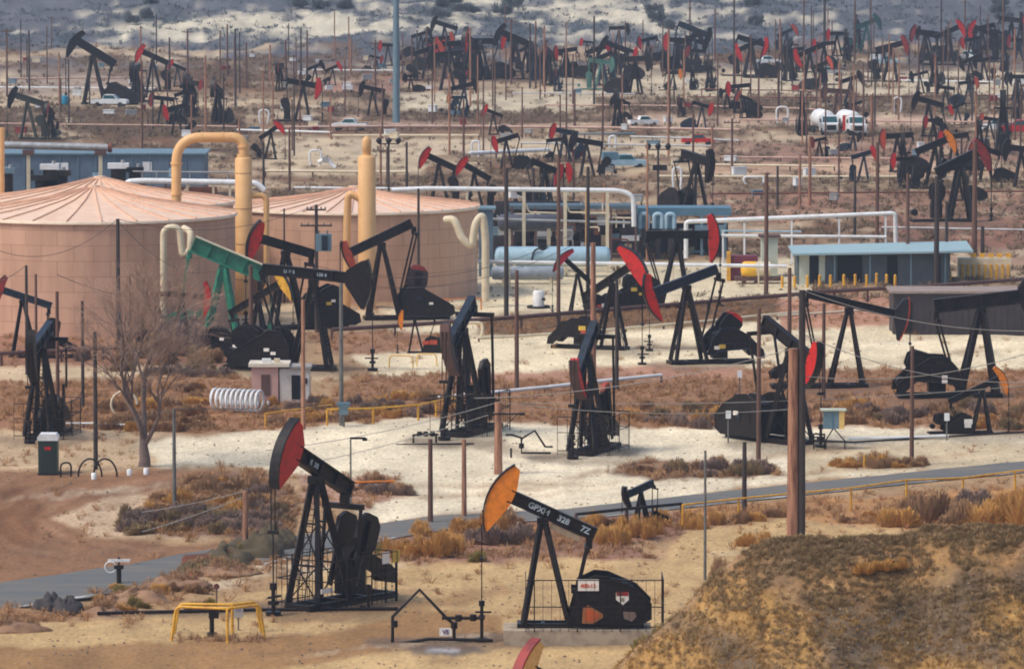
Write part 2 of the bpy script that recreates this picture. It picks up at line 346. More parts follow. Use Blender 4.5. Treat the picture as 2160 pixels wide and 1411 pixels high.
def bend(pts, r, n=5):           # round the corners of a polyline
    pts = [Vector(p) for p in pts]; out = [pts[0]]
    for i in range(1, len(pts)-1):
        p = pts[i]; a = (pts[i-1]-p); b_ = (pts[i+1]-p); q = min(r, a.length*.49, b_.length*.49)
        a = p+a.normalized()*q; b_ = p+b_.normalized()*q
        for k in range(n+1):
            t_ = k/n; out.append(a*(1-t_)**2+p*2*t_*(1-t_)+b_*t_**2)
    out.append(pts[-1]); return out
def text_mesh(txt, size, mat, parent, name='lettering', M=None, ext=.012):
    cu = bpy.data.curves.new(name, 'FONT'); cu.body = txt; cu.size = size; cu.align_x = 'CENTER'; cu.align_y = 'CENTER'; cu.extrude = ext
    cu.offset = size*.025
    o = bpy.data.objects.new(name, cu); C.objects.link(o)
    dg = bpy.context.evaluated_depsgraph_get(); me = bpy.data.meshes.new_from_object(o.evaluated_get(dg))
    bpy.data.objects.remove(o); bpy.data.curves.remove(cu)
    me.name = name; me.materials.clear(); me.materials.append(mat)
    if M: me.transform(M)
    o = bpy.data.objects.new(name, me); C.objects.link(o); o.parent = parent
    return o
# ---------------------------------------------------------------- ground
cols_px = [-60000, -20000, -8000, -3500, -1800, -1100]+list(range(-700, 2861, 9))+[3200, 4000, 6000, 11000, 24000, 60000]
rows_py = [9000, 5000, 3300, 2500, 2100, 1850, 1700, 1600, 1540, 1500]+list(np.arange(1470, -30, -4.0))+[-60, -110, -180, -250]
YT = [row_to_Y(p) for p in rows_py]
extraY = [1700, 1850, 2000]
GX = np.array([[t_*(px-CX)/F for px in cols_px] for Y_, t_ in YT]+[[Y_*(px-CX)/F for px in cols_px] for Y_ in extraY])
GY = np.array([[Y_]*len(cols_px) for Y_, t_ in YT]+[[Y_]*len(cols_px) for Y_ in extraY])
PXg = np.array([cols_px]*len(GX), float); PYg = np.array([[p]*len(cols_px) for p in rows_py]+[[-300]*len(cols_px)]*3, float)
GZ = np.vectorize(hill_z)(GY)+relief(GX, GY, PXg, PYg)
nr, nc = GX.shape
vs = np.stack([GX, GY, GZ], -1).reshape(-1, 3)
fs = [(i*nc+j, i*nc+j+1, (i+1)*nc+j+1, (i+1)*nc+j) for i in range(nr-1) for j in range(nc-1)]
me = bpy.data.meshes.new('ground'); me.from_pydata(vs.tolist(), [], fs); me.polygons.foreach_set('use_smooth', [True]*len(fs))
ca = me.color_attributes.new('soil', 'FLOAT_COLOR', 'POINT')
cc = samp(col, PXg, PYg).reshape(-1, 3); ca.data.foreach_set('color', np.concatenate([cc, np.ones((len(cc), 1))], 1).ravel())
def soil_mat(name, sx, sy, contrast, fine=4.0):
    m = bpy.data.materials.new(name); m.use_nodes = True; t = m.node_tree; n = t.nodes; b = n['Principled BSDF']; b.inputs['Roughness'].default_value = .95
    b.inputs['Specular IOR Level'].default_value = .15
    at_ = n.new('ShaderNodeVertexColor'); at_.layer_name = 'soil'
    geo = n.new('ShaderNodeNewGeometry')
    outs = []
    for k, (s_, st, lo, hi, a0, a1) in enumerate(((1.0, (sx, sy, .3), .36, .64, 1-contrast, 1+contrast), (fine, (1, .3, 1), .35, .65, .78, 1.16), (.11, (1, .45, 1), .4, .6, .88, 1.08))):
        mp = n.new('ShaderNodeMapping'); mp.inputs['Scale'].default_value = st; t.links.new(geo.outputs['Position'], mp.inputs[0])
        no = n.new('ShaderNodeTexNoise'); no.inputs['Scale'].default_value = s_; no.inputs['Detail'].default_value = 8; no.inputs['Roughness'].default_value = .7; t.links.new(mp.outputs[0], no.inputs['Vector'])
        r_ = n.new('ShaderNodeMapRange'); r_.inputs[1].default_value = lo; r_.inputs[2].default_value = hi; r_.inputs[3].default_value = a0; r_.inputs[4].default_value = a1
        t.links.new(no.outputs[0], r_.inputs[0]); outs.append((r_.outputs[0], no.outputs[0]))
    prev = at_.outputs[0]
    for o_, _ in outs:
        v = n.new('ShaderNodeVectorMath'); v.operation = 'SCALE'; t.links.new(prev, v.inputs[0]); t.links.new(o_, v.inputs['Scale']); prev = v.outputs[0]
    t.links.new(prev, b.inputs['Base Color'])
    bp = n.new('ShaderNodeBump'); bp.inputs['Strength'].default_value = .6; bp.inputs['Distance'].default_value = .12; t.links.new(outs[0][1], bp.inputs['Height']); t.links.new(bp.outputs[0], b.inputs['Normal'])
    return m
SOIL = soil_mat('dry_soil', .35, .09, .16)
me.materials.append(SOIL); ground = bpy.data.objects.new('ground', me); C.objects.link(ground); tag(ground, 'dry tan and reddish dirt of the oil field', None, kind='structure')
# asphalt road
def dense(pts, n):
    out = []
    for a, b_ in zip(pts, pts[1:]):
        for k in range(n): out.append((a[0]+(b_[0]-a[0])*k/n, a[1]+(b_[1]-a[1])*k/n))
    out.append(pts[-1]); return out
ASPH = mk('sun_bleached_asphalt', (92, 94, 93), .9, 0, (116, 108, 96), .5, .5, stretch=(.3, 1, 1))
rp_ = [G(a, b_) for a, b_ in dense(road_c, 10)]
def ribbon(name, pts, off0, off1, mat, dz, parent=None):
    mb = MB(); L = []; N_ = len(pts)
    for i, p in enumerate(pts):
        d = (pts[min(i+1, N_-1)]-pts[max(i-1, 0)]); d.z = 0; d.normalize(); nrm = Vector((-d.y, d.x, 0)); f = 1.25-.62*min(1, i/(N_*.62)); jt = .18*float(noise2(np.array(i*.7), np.array(1.5), 4))
        L += [p+nrm*(off0*f-jt)+Vector((0, 0, dz)), p+nrm*(off1*f+jt)+Vector((0, 0, dz))]
    mb.add(L, [(2*i, 2*i+2, 2*i+3, 2*i+1) for i in range(N_-1)], True)
    return mb.build(name, mat, parent)
r_ob = ribbon('road', rp_, -3.9, 3.6, ASPH, .06); tag(r_ob, 'grey asphalt road crossing the field behind the front pump jacks', None, kind='structure')
l_ob = ribbon('road_marking', rp_, -3.6, -3.45, mk('faded_white_line', (190, 192, 190), .8), .066, r_ob)

for m_ in (BLACK, BLACK2, NAVY, DARK): m_.node_tree.nodes['Principled BSDF'].inputs['Specular IOR Level'].default_value = .22
SIGNY = mk('yellow_sign_face', (214, 178, 70), .5)
# ---------------------------------------------------------------- pump jacks
def jack(label, px, py, H=None, az=180, tilt=0, Lf=None, Lr=None, head=REDP, beam=BLACK, body=BLACK, kind='guard', lod=1, top=None,
         cage=False, track=None, dz=0, cwc=None, name='pump_jack', hh=37, hd=None, thick=1.0, group='pump jacks of the oil field', txt=None, phase=None, slab=False, loc=None, wph=None, tip=None, gvo=None):
    s_ = S(py)
    if top is not None: H = (py-top)/s_
    k = H/5.8; Lf = Lf or 3.0*k; Lr = Lr or 2.8*k
    p = loc if loc else G(px, py)
    t = thing(name, label, 'pump jack', (p.x, p.y, p.z+dz), R(az), group)
    sm = k*thick; T = R(tilt); ct, st = math.cos(T), math.sin(T)
    def bp(x, z): return (x*ct - z*st, H + x*st + z*ct)       # beam frame -> local XZ
    bh = .62*sm; fl = .42*sm
    # skid
    x0 = -Lr-2.4*k; x1 = 1.35*k
    m = MB()
    for y in (-.62*k, .62*k): m.bar((x0, y, .14*k), (x1, y, .14*k), .2*k, .28*k)
    for x in (x0+.1, x0*.6, -1.4*k, 0, x1-.1): m.bar((x, -.6*k, .15*k), (x, .6*k, .15*k), .18*k, .24*k)
    m.build('base_frame', body, t)
    # legs
    for sx, ax in ((1.0*k, .1*k), (-1.35*k, -.12*k)):
        for sy in (-1, 1):
            MB().bar((sx, sy*.8*k, .28*k), (ax, sy*.14*k, H-.28*k), .2*sm, .26*sm).build('leg', body, t)
    m = MB()
    for f in (.33, .64):
        for sx, ax in ((1.0*k, .1*k), (-1.35*k, -.12*k)):
            x = sx+(ax-sx)*f; y = (.8+(.14-.8)*f)*k; z = H*f
            m.bar((x, -y, z), (x, y, z), .08*k)
    if lod >= 2:
        for f0, f1 in ((.03, .33), (.33, .64)):
            for sx, ax in ((1.0*k, .1*k), (-1.35*k, -.12*k)):
                xa = sx+(ax-sx)*f0; ya = (.8-.66*f0)*k; xb = sx+(ax-sx)*f1; yb = (.8-.66*f1)*k
                m.bar((xa, -ya, H*f0+.2*k), (xb, yb, H*f1), .05*k); m.bar((xa, ya, H*f0+.2*k), (xb, -yb, H*f1), .05*k)
    m.build('cross_brace', body, t)
    if lod >= 2:
        m = MB()
        for dy in (-.2*k, .2*k): m.bar((1.12*k, dy, .3*k), (.24*k, dy, H-.6*k), .04*k)
        n_ = int(H/.35)
        for i in range(n_): f = (i+.5)/n_; m.bar((1.12*k+(.24-1.12)*k*f, -.2*k, .3*k+(H-.9*k)*f), (1.12*k+(.24-1.12)*k*f, .2*k, .3*k+(H-.9*k)*f), .03*k)
        m.build('ladder', body, t)
    MB().box((0, 0, H-.2*k), (.62*k, .5*k, .34*k)).build('saddle_bearing', body, t)
    # walking beam (I section)
    hb = Lf-(.75*k if hd is None else hd*.8)
    M = Matrix.Translation((0, 0, H)) @ Matrix.Rotation(-T, 4, 'Y')
    m = MB(); zc = bh*.5
    def bb(c, d):
        c = Vector(c); mm = MB(); mm.box(c, d); m.add([M @ Vector(v) for v in mm.v], mm.f)
    bb(((hb-Lr)/2, 0, zc), (hb+Lr, fl*.35, bh*.9)); bb(((hb-Lr)/2, 0, zc*2), (hb+Lr, fl, bh*.12)); bb(((hb-Lr)/2, 0, 0), (hb+Lr, fl, bh*.12))
    if lod >= 1:
        for x in (-Lr+.05, -Lr*.5, 0, hb*.5): bb((x, 0, zc), (.08*k, fl*.95, bh*.8))
    bo = m.build('walking_beam', beam, t)
    # horse head
    th = R(hh); hdp = hd or .9*k; pts = []
    nseg = 9
    zc2 = zc
    for i in range(nseg+1):
        a = -th+2*th*i/nseg; pts.append((Lf*math.cos(a), Lf*math.sin(a)))
    back = [(Lf*math.cos(th)-.36*sm, Lf*math.sin(th)-.12*sm), (Lf-hdp, bh*1.25), (Lf-hdp, -.25*bh), (Lf*math.cos(th)-.12*sm, -Lf*math.sin(th)-.02*sm)]
    poly = [bp(x, z) for x, z in pts+back]
    hw = .2*sm
    MB().prism(poly, -hw, hw).build('horse_head', head, t)
    tm = track or BLACK
    m = MB(); o = []
    for i in range(nseg+1):
        a = -th*1.02+2.04*th*i/nseg
        o.append((bp((Lf+.015)*math.cos(a), (Lf+.015)*math.sin(a)), bp((Lf+.09*k)*math.cos(a), (Lf+.09*k)*math.sin(a))))
    for (a, b_), (c, d) in zip(o, o[1:]):
        m.prism([a, c, d, b_], -hw*1.3, hw*1.3)
    m.build('head_track', tm, t)
    # bridle, carrier bar and polished rod at the front of the arc
    arm = math.sin(th-abs(T)) if abs(T) < th else 0
    xr = Lf+.12*k; zt = H-Lf*math.sin(th)*.2 if tilt >= -th else H
    zb = max(H-Lf*math.sin(th-T)-.25*k, H*.32) if (th-T) < math.pi/2 else H*.35
    zb = min(zb, H*.62)
    m = MB()
    for y in (-.11*k, .11*k): m.tube((xr, y, zt), (xr, y, zb), .028*k if lod else .05*k, n=5)
    m.build('bridle', body, t)
    MB().box((xr, 0, zb), (.16*k, .5*k, .16*k)).build('carrier_bar', body, t)
    MB().tube((xr, 0, zb), (xr, 0, 1.2*k), .03*k if lod else .05*k, n=6).build('polished_rod', body, t)
    m = MB(); m.tube((xr, 0, -dz), (xr, 0, 1.25*k), .09*k, n=8); m.tube((xr, 0, 1.12*k), (xr, 0, 1.4*k), .16*k, n=8); m.box((xr, 0, .55*k), (.34*k, .34*k, .16*k)); m.bar((xr-.5*k, 0, .8*k), (xr+.35*k, 0, .8*k), .09*k); m.tube((xr, 0, -dz), (xr, 0, .18*k-dz), .34*k, n=10)
    m.build('wellhead', body, t)
    # rear: equalizer, pitmans, cranks, weights
    ex, ez = bp(-Lr+.1*k, -.5*k); yw = .98*k
    cxx = -Lr*.86-.25*k; cz = 1.9*k
    ph = R(phase) if phase is not None and kind != 'guard' else (R(-28+((px*7+py*3) % 60)) if kind == 'guard' else R(200+((px*7+py*3) % 140)))
    MB().bar((ex, -yw-.1*k, ez), (ex, yw+.1*k, ez), .26*k, .24*k).build('equalizer_bar', body, t)
    MB().box(((bp(-Lr+.1*k, 0)[0]+ex)/2, 0, (bp(-Lr+.1*k, 0)[1]+ez)/2), (.34*k, .3*k, .55*k)).build('tail_bearing', body, t)
    cr = 1.05*k; pin = (cxx+cr*math.cos(ph), cz+cr*math.sin(ph))
    if wph is not None: ph = R(wph+180)
    for sy in (-1, 1):
        MB().bar((ex, sy*yw, ez), (pin[0], sy*yw, pin[1]), .11*k, .13*k).build('pitman_arm', body, t)
        dx, dz_ = -math.cos(ph), -math.sin(ph); nx, nz = -dz_, dx
        MB().prism([(cxx+a*dx+b_*nx, cz+a*dz_+b_*nz) for a, b_ in ((-1.25*k, .13*k), (-1.25*k, -.13*k), (1.7*k, -.26*k), (1.7*k, .26*k))], sy*.80*k-.06*k, sy*.80*k+.06*k).build('crank', body, t)
        cwp = [(.35, .5), (.8, .72), (1.7, .70), (2.05, .35), (2.05, -.35), (1.7, -.70), (.8, -.72), (.35, -.5)]
        y0, y1 = (sy*.70*k, sy*.48*k)
        MB().prism([(cxx+a*k*dx+b_*k*nx, cz+a*k*dz_+b_*k*nz) for a, b_ in cwp], min(y0, y1), max(y0, y1)).build('counterweight', cwc or body, t)
        if tip: MB().prism([(cxx+a*k*dx+b_*k*nx, cz+a*k*dz_+b_*k*nz) for a, b_ in ((1.85, .6), (2.12, .3), (2.12, -.3), (1.85, -.6))], min(y0, y1)-.02, max(y0, y1)+.02).build('weight_tip', tip, t)
    m = MB(); m.prism([(cxx-.6*k, cz-.4*k), (cxx-.5*k, cz+.35*k), (cxx-.1*k, cz+.6*k), (cxx+.5*k, cz+.3*k), (cxx+.6*k, cz-.4*k)], -.38*k, .38*k); m.box((cxx, 0, cz-.95*k), (1.1*k, .9*k, 1.1*k))
    m.build('gearbox', body, t)
    MB().tube((cxx-2.3*k, -.35*k, 1.0*k), (cxx-2.3*k, .45*k, 1.0*k), .34*k, n=12).build('motor', body, t)
    if kind == 'guard':
        gv = gvo if gvo is not None else 0 if slab or lod == 0 and (px % 2) else (px+py) % 3
        g = [(-1.25, .3), (-1.85, 2.45), (-2.7, 2.85), (-3.4, 2.8), (-4.9, 2.15), (-5.65, 1.4), (-5.65, .6), (-5.1, .3)]
        if gv == 1: g = [(-1.3, .3), (-1.35, 1.7), (-1.9, 2.5), (-2.7, 2.6), (-3.3, 2.2), (-5.3, 1.05), (-5.4, .5), (-5.0, .3)]
        if gv == 2: g = [(-1.2, .75), (-1.7, 2.0), (-2.3, 2.65), (-3.3, 2.7), (-4.3, 2.15), (-5.5, 1.0), (-5.6, .45), (-5.1, .45), (-4.3, 1.15), (-2.0, 1.0), (-1.8, .7)]
        for y0, y1 in ((-1.22, -1.06), (1.06, 1.22)):
            m = MB(); m.prism([(a*k, b_*k) for a, b_ in g], y0*k, y1*k); cg = m.build('crank_guard', body, t)
            if lod:
                ye = (y1 if y0 > 0 else y0)*k; m = MB(); m.path([(a*k, ye, b_*k) for a, b_ in g], .045*k, 5, closed=True)
                for a in (-2.4, -3.3): m.bar((a*k, ye, 1.1*k), (a*k, ye, 2.1*k), .05*k)
                m.bar((-2.2*k, ye, 1.55*k), (-4.2*k, ye, 1.55*k), .05*k)
                m.build('rim', beam, cg)
                if lod and not slab and y0*(-1 if math.cos(R(az)) > 0 else 1) > 0:
                    rg_ = random.Random(px*3+py)
                    for q_ in range(2):
                        a = rg_.uniform(-3.9, -1.9)*k; z = rg_.uniform(1.1, 2.1)*k; w_ = rg_.uniform(.3, .6)
                        MB().box((a, (y1+.02*k if y0 > 0 else y0-.02*k)*k, z), (w_, .05, w_*.6)).build('sign', rg_.choice([SIGNW, SIGNW, SIGNY, NAVY, ORRED]), cg)
    elif lod >= 1:
        g = [(cxx-.45*k, cz-.4*k), (cxx-.3*k, cz+.45*k), (cxx+.1*k, cz+.45*k), (cxx+.4*k, cz), (cxx-2.0*k, .7*k), (cxx-2.6*k, .6*k), (cxx-2.75*k, 1.1*k), (cxx-2.3*k, 1.45*k)]
        a = [g[1], g[2], g[3], g[4], g[5], g[6], g[7]]
        MB().prism(a, .42*k, .52*k).build('belt_guard', body, t)
    if cage:
        m = MB(); xa, xb, ya, hc = -Lr-(3.4 if slab else 1.3)*k, .9*k, (1.75 if slab else 1.5)*k, (2.7 if slab else 2.2)*k
        def rl(p, q, wd=.045):
            m.bar(p, q, wd)
        for y in (-ya, ya) if cage == 2 else (ya,) if math.cos(R(az)) > 0 or True else ():
            for z in (.25*k, 1.3*k, hc): rl((xa, y, z), (xb, y, z), .05)
            n_ = int((xb-xa)/.42)
            for i in range(n_+1):
                x = xa+(xb-xa)*i/n_; rl((x, y, 0), (x, y, hc), .06 if i % 5 == 0 else .022)
        for x in (xa, xb):
            for z in (.25*k, 1.3*k, hc): rl((x, -ya, z), (x, ya, z), .05)
            for i in range(6): y = -ya+2*ya*i/5; rl((x, y, 0), (x, y, hc), .03)
        m.build('guard_cage', body, t)
    if txt:
        sgn = -1 if math.cos(R(az)) > 0 else 1
        for word, x, size, mat_ in txt:
            # readable from the -Y world side
            Mt = M @ Matrix.Translation((x, sgn*(fl*.175+.02), zc)) @ (Matrix.Rotation(math.pi, 4, 'Z') if sgn > 0 else Matrix.Identity(4)) @ Matrix.Rotation(math.pi/2, 4, 'X')
            text_mesh(word, size, mat_, bo, 'lettering', Mt)
    return t, k, H, M
BG = 'pump jacks of the oil field'
# front row
t1, k1, H1, M1 = jack('black pump jack with an orange horse head and lettered beam, on the long concrete block', 1145, 1352, H=5.55, az=180, tilt=24.5, Lf=2.95, Lr=2.75,
     head=ORAP, beam=BLACK, lod=2, dz=.72, cage=1, phase=250, hd=1.2, wph=186, slab=True, txt=[('GPXM', .35, .42, LETT), ('328', -1.0, .42, LETT), ('7Z', -2.2, .42, LETT)])
# its guard signs (parts of the jack, on the camera side which is local +Y)
def plate(t, name, x, z, w_, h_, mat, y, ang=0, border=None):
    mb = MB(); mb.box((x, y, z), (w_, .03, h_)); return mb.build(name, mat, t)
yb = 1.22*k1+.03
s1 = plate(t1, 'sign', -2.25, 2.28, 1.08, .58, SIGNW, yb)
text_mesh('400-13', .27, SIGNR, s1, 'lettering', Matrix.Translation((-2.25, yb+.025, 2.24)) @ Matrix.Rotation(math.pi, 4, 'Z') @ Matrix.Rotation(math.pi/2, 4, 'X'))
s2 = MB().prism([(-3.65, 1.55), (-3.65, 1.9), (-4.3, 1.9), (-4.3, 1.55), (-4.0, 1.28)], yb-.015, yb+.015).build('sign', SIGNW, t1)
MB().box((-3.97, yb+.02, 1.84), (.6, .02, .2)).build('sign_band', DRED, s2)
MB().box((-3.97, yb+.02, 1.55), (.2, .02, .2)).build('sign_symbol', mk('grey_symbol', (150, 140, 120)), s2)
s3 = MB().prism([(-1.95, .36), (-2.0, 1.1), (-2.25, 1.28), (-3.0, .82), (-3.02, .66), (-2.5, .34)], yb-.015, yb+.02).build('orange_sign', mk('weathered_orange_border', (170, 106, 62)), t1)
MB().prism([(-2.1, .48), (-2.14, 1.0), (-2.28, 1.1), (-2.85, .76), (-2.5, .46)], yb+.02, yb+.035).build('sign_face', mk('burnt_orange_face', (202, 92, 34)), s3)
MB().prism([(-4.05, .6), (-4.0, .95), (-4.6, .92), (-4.68, .7), (-4.45, .45)], yb-.015, yb+.015).build('sign', mk('grimy_sign_face', (130, 110, 100)), t1)
MB().box((.9, .35, .22), (.25, .25, .6)).build('reflector_post', ORRED, t1)
# tan weathered cover plank under the beam
mm = MB(); mm.box((-1.35, 0, -.22), (1.6, .3, .3)); MB().add([M1 @ Vector(v) for v in mm.v], mm.f).build('beam_stiffener', mk('bare_tan_steel', (156, 136, 112), .6), t1)
slab_p = G(1218, 1360)
o = MB().box((0, 0, .34), (7.4, 3.0, .8)).build('concrete_block', CONC, None, (slab_p.x, slab_p.y+1.2, slab_p.z)); tag(o, 'long stained concrete block under the orange-headed pump jack', 'foundation')
t2, k2, H2, M2 = jack('tall black pump jack with a red and black head inside a wire cage, front left', 668, 1282, H=7.0, az=180+54, tilt=27, Lf=3.5, Lr=3.0, head=REDP, lod=2, cage=2, wph=112, kind='crank', hh=33, track=BLACK, txt=[('M', .9, .45, LETT), ('38', .35, .4, LETT)], hd=1.6)
for x_, mt, n_ in ((-3.6, SIGNW, 'sign'), (-4.5, SIGNY, 'sign')): MB().box((x_, 1.5*k2, 2.4), (.62, .04, .62)).build(n_, mt, t2)
for z_ in (2.4,):
    for x_ in (-3.6, -4.5): MB().bar((x_, 1.48*k2, 0), (x_, 1.48*k2, 2.7), .06).build('sign_post', BLACK, t2)
MB().box((.6, .95*k2, 1.05), (1.0, .04, .25)).build('sign', SIGNW, t2)
jack('pump jack below the bottom edge with only its cream and dark red head in view', 1176, 1752, H=5.55, az=180+48, tilt=24, Lf=2.7, head=mk('cream_orange_paint', (232, 186, 116), .5, 0, (210, 150, 70), .4, 4), track=DRED, lod=1)
# middle row, centre
jack('black pump jack with a very long dark brown head, beside the long yellow rail', 975, 918, H=7.3, az=180+70, tilt=-30, Lf=3.3, Lr=2.6, head=mk('dark_brown_head_paint', (58, 44, 44), .5), beam=NAVY, lod=2, cage=1, wph=82, kind='crank', hh=38, hd=.8, track=BRTRIM)
jack('black pump jack with a narrow red head hanging low, on the round pale pad', 1238, 958, H=6.6, az=180+72, tilt=-38, Lf=3.0, Lr=2.4, head=REDP, beam=NAVY, lod=2, cage=1, wph=75, kind='crank', hh=34, hd=.7, track=BRTRIM, tip=ORRED)
jack('black pump jack with a red head hanging low, partly hidden behind the thick double poles', 1668, 936, H=6.4, az=-52, tilt=-25, Lf=2.9, Lr=3.2, head=REDP, lod=2, phase=120, hh=36)
jack('small black pump jack with an orange head held up, right edge beside the white pipe', 2072, 914, H=3.0, az=8, tilt=24, Lf=1.75, Lr=2.5, head=ORAP, lod=2, phase=100, thick=1.1)
jack('big black pump jack at the right edge with its beam level and rounded black guard', 2068, 838, H=6.5, az=4, tilt=6, Lf=4.3, Lr=3.4, head=BLACK2, beam=BLACK2, lod=2, phase=60, thick=1.3, hd=1.5, hh=27)
jack('black pump jack with an orange-tipped dark head sloping down right, before the brown shed', 1790, 818, H=5.9, az=4, tilt=-13, Lf=4.4, Lr=3.3, head=mk('black_head_paint', (40, 38, 40), .5), lod=2, phase=60, kind='crank', hh=21, track=ORRED, thick=.85, hd=1.0)
jack('black pump jack with a bright red head low at the left end of its beam', 1448, 768, H=6.1, az=180+14, tilt=-19, Lf=3.4, Lr=2.7, head=REDP, beam=NAVY, lod=2, wph=128, hh=34, hd=.75, tip=REDP)
jack('black pump jack with a tall red head raised to the right, behind the pinkish pole', 1292, 738, H=5.3, az=-22, tilt=33, Lf=3.0, Lr=2.8, head=REDP, lod=2, phase=100, hh=45, hd=1.2)
jack('dark pump jack whose upright red head stands before the steel-blue canopy', 1428, 655, H=5.9, az=6, tilt=0, Lf=3.6, Lr=2.7, head=REDP, lod=1, phase=100, hh=35)
jack('small black pump jack with a fan-shaped crimson head, beside the white upright tank', 1218, 662, H=3.5, az=180+12, tilt=42, Lf=2.1, Lr=2.2, head=mk('crimson_paint', (190, 24, 50), .5), lod=1, phase=150)
jack('black pump jack with an orange-red head before the right tan tank and red-topped rods', 805, 674, H=6.5, az=180+8, tilt=-25, Lf=3.35, Lr=3.0, head=ORRED, beam=BLACK2, lod=2, hh=27, hd=.7, cwc=mk('dark_oxide_paint', (52, 34, 40), .5), wph=97, tip=DRED, gvo=1)
jack('large black pump jack with a pointed black head at the right end of its beam', 662, 782, H=6.9, az=-10, tilt=-5, gvo=1, Lf=4.4, Lr=4.0, head=BLACK, lod=2, phase=80, hh=25, txt=[('LUF 5', -1.9, .35, LETT), ('138 4', .6, .35, LETT)], hd=1.9)
jack('pump jack with a red head raised high, behind the one with the pointed head', 603, 694, H=6.5, az=180+20, tilt=17, Lf=3.3, Lr=2.5, head=REDP, lod=1, phase=280, hh=32, hd=1.0)
jack('pump jack with a yellow spotted head lowered to the right, behind the black guard', 545, 752, H=4.5, az=-22, tilt=30, Lf=2.9, Lr=2.7, head=YELP, lod=2, phase=110, hh=28, hd=.7)
tg, kg, Hg, Mg = jack('green pump jack with its beam sloping down to the right before the tan tanks', 472, 724, H=6.3, az=0, tilt=-23, Lf=3.6, Lr=2.9, head=BLACK, beam=GREENP, body=GREENP, lod=2, kind='crank', hh=12, hd=.5, thick=1.75, wph=200)
MB().add([(v[0], v[1], v[2]) for v in [tuple(Mg @ Vector(q)) for q in ((-2.9, -.42, 1.27), (3.1, -.42, 1.27), (3.1, .42, 1.27), (-2.9, .42, 1.27), (-2.9, -.42, 1.2), (3.1, -.42, 1.2), (3.1, .42, 1.2), (-2.9, .42, 1.2))]], [(0, 1, 2, 3), (7, 6, 5, 4), (0, 4, 5, 1), (1, 5, 6, 2), (2, 6, 7, 3), (3, 7, 4, 0)]).build('painted_top_highlight', CREAM, tg)  # thin cream plate along the green beam: bright top light put in as colour
jack('pump jack with a small bright red head pointing down, left of the green beam', 385, 732, H=3.9, az=0, tilt=-4, Lf=2.3, Lr=2.1, head=REDP, lod=1, phase=130, hh=38, thick=.9)
jack('black pump jack with a dark red head cut by the left edge of the photo', 48, 758, H=4.5, az=180, tilt=18, Lf=2.3, Lr=2.3, head=DRED, beam=NAVY, lod=2, phase=280, kind='crank')
jack('black pump jack seen end-on behind the portable toilet, with guard panels', 88, 925, H=6.4, az=180+80, tilt=-15, Lf=3.0, Lr=2.6, head=BLACK, beam=NAVY, lod=2, cage=1, phase=90, kind='crank')
jack('very small black pump jack behind the brush and rail, centre right of the front', 1352, 1108, H=2.05, az=180+25, tilt=-20, Lf=1.2, Lr=.95, head=BLACK, beam=NAVY, lod=1, phase=90, kind='crank', thick=1.7)
jack('low black pump jack with an orange head behind the dark-headed one', 875, 745, H=2.6, az=180, tilt=0, Lf=1.3, Lr=1.6, head=ORAP, lod=1, phase=60)
